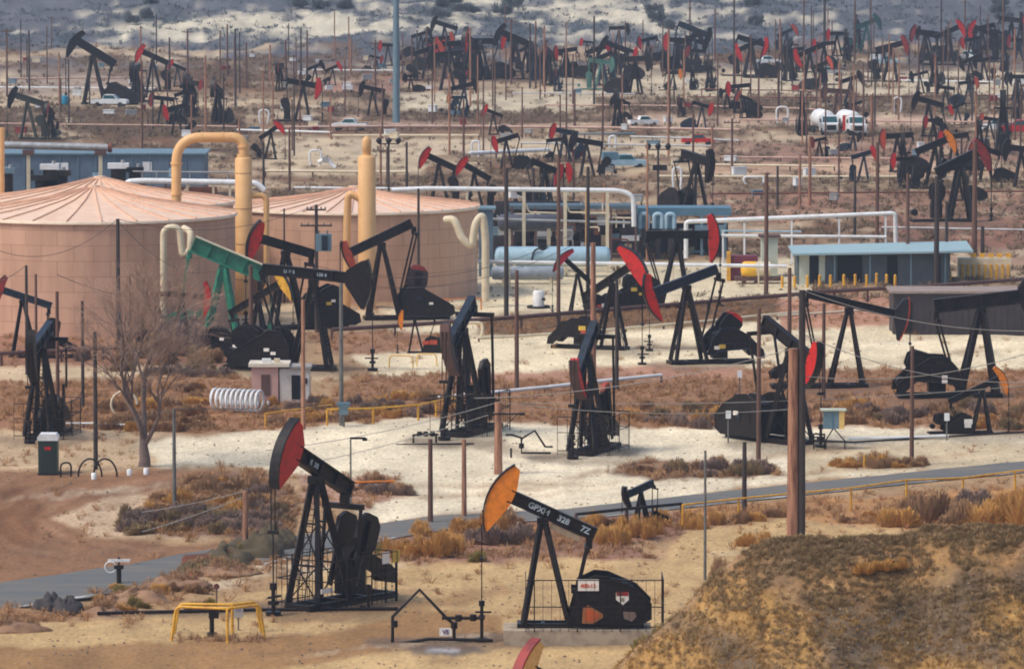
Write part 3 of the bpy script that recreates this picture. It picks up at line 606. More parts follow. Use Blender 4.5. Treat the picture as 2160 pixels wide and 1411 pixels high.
# far field: (what sets it apart, px, py, H, az, tilt, head, body, kind, Lf scale)
CHAR = BLACK2
FARJ = [
 ('with a tall red head held up above the right tank roof', 925, 425, 4.2, 185, 25, REDP, CHAR, 'crank'),
 ('with a red head behind the white overhead pipe', 1000, 448, 3.9, 182, 30, REDP, CHAR, 'crank'),
 ('with a dark sloping beam and red block, before the white overhead pipe', 1150, 442, 4.0, 20, -22, REDP, CHAR, 'crank'),
 ('seen from the front as a tall black A-frame left of the steel-blue canopy', 1468, 452, 5.6, -55, -8, BLACK, CHAR, 'guard'),
 ('big and black with a red head, right of centre of the reddish slope', 2028, 470, 6.0, 10, 25, DRED, CHAR, 'crank'),
 ('with an orange head raised to the right, among the right poles', 1972, 402, 4.7, 0, 22, ORAP, CHAR, 'crank'),
 ('short and black with a red slab head beside the orange-headed one', 1908, 398, 2.9, 180, 0, REDP, CHAR, 'crank'),
 ('low with dark red parts below the tanker trucks', 1728, 335, 2.2, 200, -10, DRED, CHAR, 'crank'),
 ('small with a tipped red head above the thin pale pipe', 1822, 388, 3.1, 0, 16, REDP, NAVY, 'crank'),
 ('with a dark brown head just behind the tanker trucks', 1765, 262, 4.2, 182, 4, BRTRIM, BRTRIM, 'crank'),
 ('seen from the front as a narrow dark frame left of the trucks', 1692, 290, 4.6, 265, 0, DRED, CHAR, 'guard'),
 ('with a dark beam dipping right, above the orange-headed one', 1958, 292, 4.4, 182, 16, BLACK, CHAR, 'crank'),
 ('seen from the front as a tall A-frame near the right edge', 2115, 326, 6.3, 265, 0, BLACK, CHAR, 'crank'),
 ('small and dark on the pale strip, left of the parked white pickup', 1940, 200, 2.9, 182, -14, BLACK, CHAR, 'crank'),
 ('small and grey-green on the pale strip at right', 2045, 198, 2.6, 250, 0, CHAR, CHAR, 'crank'),
 ('dark green with its head high on the right, upper right', 1828, 118, 5.2, 0, 22, mk('dark_green_steel', (38, 84, 82), .5), mk('dark_green_steel', (38, 84, 82), .5), 'crank'),
 ('with a dark red head at the left of the upper right cluster', 1950, 135, 5.2, 184, 12, DRED, CHAR, 'crank'),
 ('with its beam rising right inside the upper right cluster', 2002, 142, 5.6, 0, 24, REDP, CHAR, 'guard'),
 ('with a beam falling right from a red head, upper right cluster', 2072, 134, 5.3, 182, 22, REDP, CHAR, 'crank'),
 ('dark and end-on near the upper right corner', 2118, 152, 4.6, 262, 10, CHAR, CHAR, 'crank'),
 ('cut by the right edge near the upper right corner', 2152, 120, 5.4, 268, 12, BRTRIM, CHAR, 'guard'),
 ('end-on and dark left of the green one', 1786, 134, 4.7, 262, 0, CHAR, CHAR, 'crank'),
 ('with its beam sloping down right over stacked dark guards, upper right of centre', 1585, 162, 5.6, 2, -16, REDP, CHAR, 'crank'),
 ('with an orange-red head above a dark beam, behind the stacked guards', 1660, 118, 4.0, 4, 25, ORRED, NAVY, 'crank'),
 ('with a red head at left of the pair on the skyline, right of centre', 1430, 152, 5.1, 182, 2, REDP, CHAR, 'guard'),
 ('with a black head hanging right of the pair, right of centre', 1462, 145, 6.3, 2, -22, BLACK, NAVY, 'crank'),
 ('small with an orange spot below the pair, right of centre', 1420, 192, 2.6, 4, 0, ORAP, CHAR, 'crank'),
 ('low with a wide red head, centre of the far field', 1292, 138, 2.8, 184, 8, REDP, CHAR, 'guard'),
 ('with a beam falling right to a hanging red head, centre of the far field', 1320, 158, 4.0, 2, -18, REDP, CHAR, 'crank'),
 ('small with a red head, right of the tall black-headed one', 1238, 118, 2.4, 182, 6, REDP, CHAR, 'crank'),
 ('narrow and end-on with a dark red head, among many thin poles', 1156, 180, 5.2, 255, 18, REDP, CHAR, 'crank'),
 ('tallest of the centre cluster with a black head held high', 1085, 168, 6.6, 182, 24, BLACK, CHAR, 'crank'),
 ('with a red head level with its beam, in the centre cluster', 1015, 166, 6.0, 182, 0, REDP, CHAR, 'guard'),
 ('with a red head straight up, in the centre cluster', 992, 172, 6.0, 248, 26, REDP, CHAR, 'crank'),
 ('with a dull orange-red head and round guard, left of the centre cluster', 905, 172, 4.9, 2, 18, ORRED, CHAR, 'crank'),
 ('all black beside the round guard, left of the centre cluster', 942, 192, 5.4, 184, -6, BLACK, CHAR, 'crank'),
 ('with a small red head just left of the tall blue-grey mast', 818, 142, 3.4, 182, 2, REDP, CHAR, 'crank'),
 ('with a long red head hanging at right, left of the tall blue-grey mast', 640, 262, 5.0, 2, -10, REDP, CHAR, 'crank'),
 ('small with a red head raised right, above the long-headed one', 702, 182, 2.7, 2, 24, REDP, CHAR, 'crank'),
 ('tall and black with its black head held high, upper left', 196, 222, 7.6, 182, 32, BLACK, CHAR, 'guard'),
 ('with a red head raised left and open frame, upper left', 322, 198, 5.3, 182, 24, REDP, CHAR, 'crank'),
 ('thin and dark standing between the two upper left ones', 288, 218, 5.0, 256, -6, CHAR, CHAR, 'crank'),
 ('low with a red head hanging left, above the tan arch pipe', 372, 292, 3.6, 182, -16, REDP, CHAR, 'crank'),
 ('end-on and dark behind the low red-headed one', 398, 248, 4.9, 260, 0, DRED, CHAR, 'crank'),
 ('narrow with a pinkish red top, right of the upper left group', 459, 262, 4.7, 255, 20, DRED, CHAR, 'guard'),
 ('olive and black with a red oval weight at the left edge', 58, 298, 5.0, 182, 18, CHAR, mk('dark_olive_steel', (58, 60, 48), .5), 'crank'),
 ('small with a red head pointing down by the tan arch pipe', 572, 338, 3.3, 0, 34, REDP, CHAR, 'crank'),
 ('grey-blue and low with an orange head, before the centre cluster', 965, 252, 2.7, 182, 0, ORAP, NAVY, 'crank'),
 ('small with a curved red head below the centre cluster', 1040, 288, 2.8, 182, 22, REDP, CHAR, 'guard'),
 ('grey-blue with a round red weight, above the white loop pipe', 1190, 338, 3.6, 184, 10, REDP, NAVY, 'crank'),
 ('seen from the front as a small A-frame in mid field', 1302, 276, 4.4, 262, 0, CHAR, CHAR, 'crank'),
 ('small with a dark red weight in mid field', 1436, 250, 2.4, 250, 5, DRED, CHAR, 'crank'),
 ('end-on with a dull red top beside a dark mound', 1497, 192, 4.2, 258, 14, DRED, CHAR, 'crank'),
 ('pale green and slender in the centre of the far field', 1268, 192, 4.2, 2, -8, mk('dusty_green_steel', (84, 128, 114), .6), mk('dusty_green_steel', (84, 128, 114), .6), 'crank'),
 ('low and black at the right edge above the red truck', 2150, 205, 3.0, 182, 0, CHAR, CHAR, 'crank'),
 ('dark behind the white and red trucks at the right edge', 2145, 252, 4.0, 262, 10, DRED, CHAR, 'crank'),
]
for d, px, py, H, az, tl, hc, bc, kd in FARJ:
    jack(' '.join(('distant pump jack '+d).split()[:16]), px, py, H=H, az=az, tilt=tl, head=hc, beam=bc if bc is not CHAR else BLACK, body=bc, kind=kd, lod=0, thick=1.4, hd=.62*H/5.8+.35, Lf=3.0*H/5.8 if H > 3 else 3.3*H/5.8)

# the crowded parts of the far field: more pump jacks, each a thing of its own
rj = random.Random(23)
for i, (x0, x1, y0, y1) in enumerate([(870, 1200, 130, 200)]*9+[(1370, 1500, 120, 190)]*4+[(1540, 1680, 110, 175)]*4+[(1900, 2160, 100, 170)]*7+[(1880, 2160, 215, 420)]*8+[(1200, 1370, 100, 170)]*3+[(260, 470, 175, 270)]*4+[(30, 140, 250, 300)]+[(840, 1240, 245, 440)]*4+[(1690, 1860, 150, 330)]*3+[(1410, 1560, 180, 260)]*2+[(1200, 1700, 180, 330)]*3+[(1860, 2160, 160, 440)]*7+[(840, 1250, 180, 300)]*2+[(1700, 1900, 100, 200)]*4+[(480, 840, 140, 250)]*4+[(1240, 2160, 105, 200)]*10+[(860, 1240, 105, 150)]*5):
    px, py = rj.uniform(x0, x1), rj.uniform(y0, y1); hc = rj.choice([REDP, REDP, BLACK, BLACK2, DRED, ORRED, BLACK, NAVY])
    H = rj.uniform(3.0, 5.6) if y1 <= 200 else rj.uniform(2.2, 4.2); jack('dark distant pump jack crowded among many like it in the far field', px, py, H=H, az=rj.choice([0, 182, 182, 0, 255, 262, 200, -25]), tilt=rj.uniform(-24, 26), head=hc, beam=BLACK, body=rj.choice([BLACK, BLACK2, NAVY, BLACK]), kind=rj.choice(['crank', 'guard']), lod=0, thick=1.4, hd=.62*H/5.8+.35, group='crowded distant pump jacks')
# ---------------------------------------------------------------- tanks, stacks, pipes
def rowz(py, Y): return HC-(py+335)*Y/F if False else HC + (-(sp)+(-(py-CY)/F)*cp)*(Y/(cp+(-(py-CY)/F)*sp))
def atY(px, py, Y):
    dy = -(py-CY)/F; tt = Y/(cp+dy*sp); return Vector((tt*(px-CX)/F, Y, HC+tt*(-sp+dy*cp)))
def XatY(px, Y): return Y*(px-CX)/F*1.0036
def seam_mat(name, base, c1, c2):
    m = base.copy(); m.name = name; t = m.node_tree; n = t.nodes; b = n['Principled BSDF']
    tc = n.new('ShaderNodeTexCoord'); sx = n.new('ShaderNodeSeparateXYZ'); t.links.new(tc.outputs['Object'], sx.inputs[0])
    a = n.new('ShaderNodeMath'); a.operation = 'ARCTAN2'; t.links.new(sx.outputs[0], a.inputs[0]); t.links.new(sx.outputs[1], a.inputs[1])
    a2 = n.new('ShaderNodeMath'); a2.operation = 'MULTIPLY'; a2.inputs[1].default_value = 11; t.links.new(a.outputs[0], a2.inputs[0])
    cb = n.new('ShaderNodeCombineXYZ'); t.links.new(a2.outputs[0], cb.inputs[0]); t.links.new(sx.outputs[2], cb.inputs[1])
    br = n.new('ShaderNodeTexBrick'); br.inputs['Scale'].default_value = 1; br.inputs['Brick Width'].default_value = 2.6; br.inputs['Row Height'].default_value = 1.25
    br.inputs['Mortar Size'].default_value = .035; br.inputs['Mortar Smooth'].default_value = .4
    br.inputs['Color1'].default_value = (1, 1, 1, 1); br.inputs['Color2'].default_value = (.88, .87, .86, 1); br.inputs['Mortar'].default_value = (.66, .63, .6, 1)
    t.links.new(cb.outputs[0], br.inputs['Vector'])
    src = b.inputs['Base Color'].links[0].from_socket
    mx = n.new('ShaderNodeMix'); mx.data_type = 'RGBA'; mx.blend_type = 'MULTIPLY'; mx.inputs[0].default_value = 1
    t.links.new(src, mx.inputs[6]); t.links.new(br.outputs[0], mx.inputs[7]); t.links.new(mx.outputs[2], b.inputs['Base Color'])
    return m
TANKS = seam_mat('tank_plates', TANK, 0, 0)
def tank(label, px, Y, r, h, apex, ribs=36, a_off=.02):
    t = thing('storage_tank', label, 'storage tank', (XatY(px, Y), Y, 0), 0, 'tan storage tanks')
    MB().lathe([(r, -.5), (r, h)], n=96).build('wall', TANKS, t)
    MB().lathe([(r+.22, h-.22), (r+.24, h), (r+.22, h+.02)], n=96).build('eave', TRIM, t)
    cone = [(r+.22, h+.02), (r*.66, h+.02+(apex-h)*.28), (r*.33, h+(apex-h)*.60), (.7, apex), (.05, apex+.05)]
    rf = MB().lathe(cone, n=96).build('roof', TANKR, t)
    m = MB()
    for i in range(ribs):
        a = 2*math.pi*(i+a_off)/ribs
        for (r0, z0), (r1, z1) in zip(cone[:3], cone[1:4]):
            m.bar((r0*math.cos(a), r0*math.sin(a), z0+.05), (r1*math.cos(a), r1*math.sin(a), z1+.05), .09, .1)
    m.build('rib', mk('reddish_tan_rib', (218, 176, 148)), rf)
    m = MB(); m.tube((0, 0, apex-.1), (0, 0, apex+.2), .5, n=16); m.build('vent', TANKR, t)
    return t
tank('large pink-tan storage tank cut by the left edge, nearest of the three', 200, 468.7, 11.6, 9.45, 11.5, 26)
tank('pink-tan storage tank whose roof shows just behind the nearest one', 212, 493.5, 11.6, 8.9, 10.8, 26)
tank('pink-tan storage tank with cream S-pipe at its right side, centre of the photo', 748, 503, 10.9, 7.9, 9.4, 32)
def pipe(name, label, cat, pts, r, mat, br=0, n=10, group=None, parent=None):
    pts = bend(pts, br) if br else pts
    o = MB().path(pts, r, n).build(name, mat, parent)
    return tag(o, label, cat, group) if parent is None else o
# tan column with arch pipe
Y = 480.5
t = thing('column_vessel', 'tall tan column whose thick arch pipe drops behind the left tank roof', 'column', (XatY(515, Y), Y, 0), 0, 'tan columns')
L0 = lambda px, py, Y_=Y, o=None: atY(px, py, Y_)-Vector((XatY(515, Y), Y, 0))
zt = rowz(332, Y)
MB().lathe([(.72, 0), (.72, zt-.15), (.6, zt), (.3, zt+.1)], n=28).build('shell', STACK, t)
MB().path(bend([L0(515, 345), L0(515, 290), L0(372, 290), L0(372, 470)], 2.2, 10), .42, 16).build('arch_pipe', STACK, t)
MB().lathe([(.55, zt+.05), (.55, zt+.3)], n=20).build('flange', STACK, t)
for z_ in (zt+.9, L0(372, 345).z, L0(372, 410).z): MB().tube((0 if z_ > zt else L0(372, 300).x, 0, z_-.07), (0 if z_ > zt else L0(372, 300).x, 0, z_+.07), .52, n=18).build('flange', STACK, t)
for x_ in (L0(425, 290).x, L0(470, 290).x): MB().tube((x_-.05, 0, L0(425, 290).z), (x_+.05, 0, L0(425, 290).z), .47, n=18).build('weld_ring', STACK, t)
for z_ in (3, 6, 9, 12): MB().lathe([(.735, z_), (.745, z_+.03), (.735, z_+.06)], n=28).build('weld_ring', mk('grimy_seam', (170, 126, 88)), t)
MB().path(bend([L0(530, 412), L0(562, 412), L0(562, 640)], 1.4, 8), .25, 12).build('side_pipe', STACK, t)
Y = 485
t = thing('column_vessel', 'tan column with a pale nozzle on top, before the centre tank', 'column', (XatY(774.5, Y), Y, 0), 0, 'tan columns')
L1 = lambda px, py: atY(px, py, Y)-Vector((XatY(774.5, Y), Y, 0))
zt = rowz(330, Y)
MB().lathe([(.76, 0), (.76, zt-.12), (.62, zt+.05), (.2, zt+.1)], n=28).build('shell', STACK, t)
zn = rowz(290, Y)
MB().lathe([(.4, zt), (.36, zt+.35), (.4, zt+.4), (.4, zn-.25), (.26, zn), (.05, zn+.1)], n=20).build('nozzle', STACK, t)
MB().path(bend([L1(760, 420), L1(735, 406), L1(732, 470), L1(732, 655)], 1.0, 6), .32, 14).build('side_pipe', STACK, t)
pipe('standpipe', 'tan upright pipe cut by the left edge behind the tanks', 'pipe', [atY(2, 410, 500), atY(2, 270, 500)], .32, STACK)
pipe('vent_pipe', 'cream S-shaped vent pipe coming down the right side of the centre tank', 'vent pipe', bend([atY(940, 464, 489), atY(958, 462, 488.3), atY(975, 505, 488), atY(995, 522, 488), atY(1003, 470, 488), atY(1018, 452, 488), atY(1024, 500, 488), atY(1024, 636, 488)], .9, 6), .34, CREAM, n=14, group='cream vent pipes')
pipe('vent_pipe', 'cream S-shaped vent pipe on the left tank beside the green pump jack', 'vent pipe', bend([atY(345, 690, 456), atY(345, 482, 456), atY(378, 478, 456), atY(385, 540, 456), atY(400, 530, 456), atY(404, 490, 456), atY(388, 482, 457.5)], .75, 6), .28, CREAM, n=14, group='cream vent pipes')
t = thing('vent_valve', 'cream horizontal vent drum on a tan nozzle left of the tan column', 'valve', atY(470, 484, 478))
MB().tube((-1, 0, 0), (1, 0, 0), .33, n=16).build('drum', CREAM, t); MB().path(bend([(0, -.1, -.3), (0, -.1, -1.2), (-.5, -.1, -2.2)], .4), .3, 12).build('nozzle', STACK, t)
MB().tube((-.3, 0, -8.4), (-.3, 0, -.2), .16, n=10).build('stem', STACK, t)
# grey pipe and blue shed behind the tanks
def GY_(px, row): return row_to_Y(row)[0]
def block(name, label, cat, x0, x1, top, base, mat, depth=6, roof=None, parent=None, dx=0, zb=0, group=None):
    Yb = row_to_Y(base)[0]; xa, xb = XatY(x0, Yb), XatY(x1, Yb); h = rowz(top, Yb)
    zb_ = rowz(zb, Yb) if zb else -.3
    t = thing(name, label, cat, ((xa+xb)/2, Yb, 0), 0, group)
    MB().box((0, depth/2, (h+zb_)/2), (xb-xa, depth, h-zb_)).build('wall', mat, t)
    if roof: MB().box((0, depth/2, h+.06), (xb-xa+.5, depth+.5, .18)).build('roof', roof, t)
    return t, xb-xa, h, Yb
t, L_, h_, Yb = block('blue_shed', 'long blue-clad shed behind the left tanks', 'shed', -60, 432, 326, 425, BLUEW, 9, BLUEP)
for i, (x, wd, z) in enumerate([(-9, 1.2, 3.4), (-6.3, .6, 3.0), (-3, 1.8, 3.8), (1, .8, 2.7), (3.5, 1.4, 3.5), (6.7, 1.0, 3.9), (9.5, .8, 3.2)]):
    MB().box((x, -.04, z), (wd, .06, 1.0)).build('window', [BLUEV, DARK, WHITE][i % 3], t)
for x in range(-11, 13, 2): MB().box((x, -.05, h_/2), (.08, .1, h_)).build('rib', BLUEP, t)
Y = 545
t = thing('pipe_bridge', 'grey overhead pipe on trestles, above the blue shed at left', 'pipe', (XatY(100, Y), Y, 0))
q = lambda px, py: atY(px, py, Y)-Vector((XatY(100, Y), Y, 0))
MB().tube(q(-80, 304), q(232, 312), .36, n=16).build('pipe', GALV, t); MB().tube(q(228, 312)+Vector((0, 0, 0)), q(236, 312), .46, n=16).build('flange', RUST, t)
for px in (60, 212):
    MB().bar(q(px, 318), q(px, 420), .35).build('trestle', CREAM, t); MB().box(q(px, 322), (1.1, .6, .5)).build('saddle', BRTRIM, t)
for i, (px, py, w_, m_) in enumerate([(105, 352, 1.8, WHITE), (125, 365, 2.2, BLACK2), (250, 350, 2.0, WHITE), (285, 358, 1.6, DARK), (95, 375, 2.6, BLACK2), (15, 360, 1.5, BLUEP)]):
    p = atY(px, py, 540); t = thing('rooftop_unit', 'small machine unit of '+['white', 'black', 'white', 'dark', 'black', 'pale blue'][i]+' sheet metal before the blue shed, '+['under the grey pipe', 'below a white one', 'right of the second trestle', 'rightmost', 'lowest, near the tank roof', 'at far left'][i], 'machine', (p.x, 540, 0), 0, 'machine units by the blue shed')
    MB().box((0, 0, p.z), (w_, 1.2, .5)).build('casing', m_, t); MB().box((0, 0, (p.z-.3)/2), (w_*.7, .8, p.z-.3)).build('frame', BLACK2, t); MB().tube((w_*.2, 0, p.z+.2), (w_*.2, 0, p.z+.55), .18, n=8).build('fan', GALV, t)
# white pipes right of left tanks
Y = 520
t = thing('pipe_rack', 'white pipe rack with reddish trusses between the left and centre tanks', 'pipe rack', (XatY(400, Y), Y, 0))
q = lambda px, py, dy=0: atY(px, py, Y)-Vector((XatY(400, Y), Y-dy, 0))
MB().path(bend([q(258, 402), q(268, 384), q(300, 382), q(540, 386), q(558, 402)], .5), .28, 12).build('pipe', WHITE, t)
MB().tube(q(330, 428), q(492, 434), .2, n=10).build('pipe', WHITE, t)
MB().tube(q(280, 362), q(492, 364), .07, n=6).build('handrail', GALV, t)
for px in (300, 330, 365, 400, 440, 480): MB().tube(q(px, 362), q(px, 382), .05, n=5).build('rail_post', GALV, t)
for px in (305, 350, 395, 450, 485): MB().bar(q(px, 386), q(px, 520), .22).build('post', CREAM if px > 390 else BRTRIM, t)
MB().bar(q(350, 440), q(400, 392), .18).build('brace', CREAM, t); MB().bar(q(305, 392), q(350, 440), .16).build('brace', BRTRIM, t)
for px in (262, 292): MB().path(bend([q(px+12, 386), q(px, 388), q(px, 402)], .3), .16, 8).build('valve', RUST, t); MB().tube(q(px-10, 402), q(px+12, 402), .14, n=8).build('valve_wheel', BRTRIM, t)
MB().box(q(370, 415, 1.5), (7.5, .5, 1.6)).build('screen', RUST, t)
# ---- process plant right of centre tank
def cyl_vessel(label, x0, x1, py, base, r, mat, name='horizontal_vessel', cat='vessel', group=None, legs=CREAM):
    Yb = row_to_Y(base)[0]; z = rowz(py, Yb); a, b_ = XatY(x0, Yb), XatY(x1, Yb); hl = (b_-a)/2
    t = thing(name, label, cat, ((a+b_)/2, Yb, 0), 0, group)
    M_ = Matrix.Rotation(math.pi/2, 4, 'Y')
    m = MB(); m.lathe([(.02, -hl), (r*.6, -hl+.06*r), (r*.92, -hl+.25*r), (r, -hl+.5*r), (r, hl-.5*r), (r*.92, hl-.25*r), (r*.6, hl-.06*r), (.02, hl)], n=24)
    m.v = [tuple(M_ @ Vector(v)+Vector((0, 0, z))) for v in m.v]; m.build('shell', mat, t)
    for x in (-hl*.65, hl*.65): MB().box((x, 0, (z-r*.6)/2), (.35, r*1.5, max(.1, z-r*.6))).build('saddle', legs, t)
    return t, z, hl
t, z, hl = cyl_vessel('long pale blue horizontal vessel with a black hatch, right of the centre tank', 1042, 1288, 541, 584, .92, BLUEV)
MB().tube((-.9, -.3, z+.6), (-.9, -.3, z+1.15), .42, n=14).build('hatch', DARK, t); MB().path(bend([(-1.9, -.9, z-.3), (-1.7, -.95, z+.6), (-1.1, -.9, z+.9)], .3), .08, 8).build('hose', DARK, t)
cyl_vessel('grey horizontal vessel lying under the pale blue one', 1036, 1190, 576, 600, .62, mk('grey_vessel_paint', (150, 160, 170), .5, 0, (120, 126, 134)))
cyl_vessel('dark grey horizontal vessel above the pale blue one', 1050, 1180, 470, 572, .8, mk('dark_grey_vessel_paint', (84, 86, 96), .5, 0, (60, 62, 70)))
t, L_, h_, Yb = block('panel_house', 'narrow slate-blue cabin touching the right side of the centre tank', 'cabin', 1010, 1040, 442, 585, BLUEW, 3, BLUEP)
# steel platform with machinery
Yp = row_to_Y(560)[0]
t = thing('process_platform', 'dark steel process platform with pipes between the centre tank and steel-blue canopy', 'platform', (XatY(1190, Yp), Yp+2, 0))
q = lambda px, py, dy=0: atY(px, py, Yp)-Vector((XatY(1190, Yp), Yp-dy, 0))
MB().box((q(1075, 442)+q(1345, 442))/2+Vector((0, 3, 0)), (12.2, 4, .35)).build('deck', mk('deck_blue_grey', (80, 100, 112)), t)
MB().box((q(1045, 455)+q(1230, 455))/2+Vector((0, 5.5, -.2)), (8.5, .3, 2.2)).build('back_panel', MAUVW, t)
MB().box((q(1030, 500)+q(1345, 500))/2+Vector((0, 7, -1)), (14.4, .3, 5.2)).build('back_panel', mk('dark_equipment_wall', (62, 54, 60), .7, 0, (44, 40, 46), .5, 1.2), t)
for px in (1080, 1130, 1185, 1240, 1290, 1342):
    MB().bar(q(px, 440, .5), q(px, 566, .5), .2).build('post', BRTRIM, t)
rq = random.Random(5)
for i in range(46):
    px = rq.uniform(1040, 1345); py = rq.uniform(458, 556); c_ = rq.choice([DARK, DARK, BLACK2, MAUVW, BLUEP, GALV, CREAM, RUST, WHITE])
    w_ = rq.uniform(.3, 1.7); MB().box(q(px, py, rq.uniform(1.5, 5)), (w_, .8, rq.uniform(.15, 1.1))).build('machine_box', c_, t)
for i in range(16):
    px = rq.uniform(1045, 1320); py = rq.uniform(455, 520); a = q(px, py, rq.uniform(.3, 1.5)); b_ = a+Vector((rq.uniform(.8, 2.6), 0, 0))
    MB().path(bend([a+Vector((0, 0, rq.uniform(-1.2, 1.2))), a, b_, b_+Vector((0, 0, -rq.uniform(.3, 1.6)))], .25), .08, 6).build('pipe', rq.choice([GALV, CREAM, WHITE, RUST]), t)
# overhead white pipes
Yp = row_to_Y(575)[0]; qq = lambda px, py: atY(px, py, Yp)
t = thing('pipe_bridge', 'long white overhead pipe on tan columns, from the centre tank to the duct hoods', 'pipe', (XatY(1080, Yp), Yp, 0)); o_ = Vector((XatY(1080, Yp), Yp, 0))
MB().path(bend([qq(826, 401)-o_, qq(900, 398)-o_, qq(1305, 402)-o_, qq(1336, 412)-o_, qq(1337, 478)-o_], 1.0, 8), .22, 12).build('pipe', WHITE, t)
for px, y1 in ((1105, 545), (1192, 520), (1281, 470), (985, 470), (1238, 560)): MB().bar(qq(px, 404)-o_, qq(px, 574)-o_, .32 if px != 985 else .2).build('column', CREAM if px != 1238 else STACK, t)
MB().path(bend([qq(1030, 462)-o_, qq(1330, 470)-o_], 1), .12, 10).build('pipe', GALV, t); MB().path(bend([qq(1110, 430)-o_, qq(1115, 448)-o_, qq(1175, 450)-o_], .3), .08, 8).build('pipe', CREAM, t)
MB().path(bend([qq(1195, 430)-o_, qq(1200, 448)-o_, qq(1280, 450)-o_], .3), .08, 8).build('pipe', CREAM, t)
Yp = row_to_Y(606)[0]
t = thing('pipe_bridge', 'bright white pipe at mid height crossing in front of the pale blue vessel', 'pipe', (XatY(1330, Yp), Yp, 0)); o_ = Vector((XatY(1330, Yp), Yp, 0))
MB().path([qq_-o_ for qq_ in (atY(1008, 552, Yp), atY(1660, 562, Yp))], .17, 10).build('pipe', WHITE, t)
for px in (1075, 1240, 1420, 1600): MB().bar(atY(px, 556, Yp)-o_, atY(px, 606, Yp)-o_, .14).build('support', CREAM, t)
Yp = row_to_Y(560)[0]
t = thing('pipe_bridge', 'white elevated pipe frame above the teal-roofed shed', 'pipe', (XatY(1670, Yp), Yp, 0)); o_ = Vector((XatY(1670, Yp), Yp, 0))
MB().path(bend([atY(1447, 545, Yp)-o_, atY(1447, 468, Yp)-o_, atY(1888, 450, Yp)-o_, atY(1890, 530, Yp)-o_], .35), .21, 12).build('pipe', WHITE, t)
MB().path([atY(1522, 497, Yp)-o_, atY(1870, 500, Yp)-o_], .15, 10).build('pipe', WHITE, t)
MB().path([atY(1522, 487, Yp)-o_, atY(1690, 489, Yp)-o_], .09, 8).build('pipe', BLUEV, t)
for px, y0 in ((1570, 470), (1670, 465), (1770, 460), (1868, 452), (1525, 487)): MB().bar(atY(px, y0, Yp)-o_, atY(px, 560, Yp)-o_, .17).build('post', WHITE, t)
# steel blue canopy + hoods
Yc = row_to_Y(548)[0]
t = thing('canopy', 'steel-blue canopy on posts over dark machinery, centre right', 'canopy', (XatY(1440, Yc), Yc, 0)); o_ = Vector((XatY(1440, Yc), Yc, 0))
c0 = (atY(1405, 447, Yc)+atY(1535, 447, Yc))/2-o_; MB().box(c0+Vector((-1.2, 2, 0)), (9, 4, .75)).build('roof', BLUEC, t)
c0 = atY(1498, 486, Yc)-o_; MB().box(c0+Vector((0, .5, 0)), (2.9, 2.5, .9)).build('awning', BLUEP, t)
for px in (1345, 1420, 1480, 1530): MB().bar(atY(px, 455, Yc)-o_, atY(px, 560, Yc)-o_, .25).build('post', BLUEP, t)
MB().box(atY(1440, 510, Yc)-o_+Vector((0, 4.2, -.5)), (9, .3, 4)).build('back_panel', mk('dark_equipment_wall', (62, 54, 60)), t)
for i in range(34):
    px = rq.uniform(1345, 1530); py = rq.uniform(478, 560); MB().box(atY(px, py, Yc)-o_+Vector((0, rq.uniform(.3, 3.5), 0)), (rq.uniform(.25, 1.5), .7, rq.uniform(.2, .9))).build('machine_box', rq.choice([DARK, DARK, BLACK2, MAUVW, CREAM, BLUEP, GALV, RUST]), t)
for i, px in enumerate((1358, 1388, 1414)):
    p = atY(px, 478, Yc-1.5); t = thing('duct_hood', ['leftmost', 'middle', 'rightmost'][i]+' of three pale blue arched duct hoods beside the canopy', 'duct', (p.x, p.y, p.z), 0, 'blue duct hoods')
    MB().path(bend([(-.38, 0, -.2), (-.38, 0, 1.2), (.38, 0, 1.2), (.38, 0, -.2)], .5, 6), .2, 12).build('arch', BLUEV, t); MB().box((0, .15, .4), (.6, .3, 1.2)).build('infill', BLUEC, t); MB().bar((0, 0, -.2), (0, 0, -p.z), .5).build('duct_leg', MAUVW, t)
# teal-roofed shed
Ys = row_to_Y(602)[0]
t = thing('teal_roof_shed', 'low shed with a pale teal roof and dark openings behind the yellow bollards', 'shed', (XatY(1850, Ys), Ys, 0)); o_ = Vector((XatY(1850, Ys), Ys, 0))
hw_ = rowz(534, Ys); Lx = 13.8
MB().box((-.3, 3.2, hw_/2), (Lx, 6, hw_)).build('wall', TEALW, t)
MB().add([(-7.7, -.9, hw_+.02), (8.6, -.9, hw_+.28), (8.6, 7, hw_+.62), (-7.7, 7, hw_+.2), (-7.7, -.9, hw_-.16), (8.6, -.9, hw_+.1), (8.6, 7, hw_+.42), (-7.7, 7, hw_+.02)], [(0, 1, 2, 3), (7, 6, 5, 4), (0, 4, 5, 1), (1, 5, 6, 2), (2, 6, 7, 3), (3, 7, 4, 0)]).build('roof', TEALR, t)
MB().box((-6.6, .12, hw_/2), (.9, .2, hw_)).build('wall_panel', CRW, t); MB().box((-5.0, .12, hw_/2), (.55, .2, hw_)).build('wall_panel', CRW, t)
for x, w_ in ((-5.75, .85), (-2.5, 2.2), (1.35, .9), (5.4, .6)): MB().box((x, .16, hw_*.46), (w_, .16, hw_*.9)).build('doorway', DARK, t)
for x in (-3.9, -.7, 3.0, 6.1): MB().bar((x, -.6, 0), (x, -.6, hw_), .1).build('post', BLUEP, t)
bx = [1650, 1676, 1703, 1729, 1752, 1780, 1804, 1828, 1849, 1870, 1888]
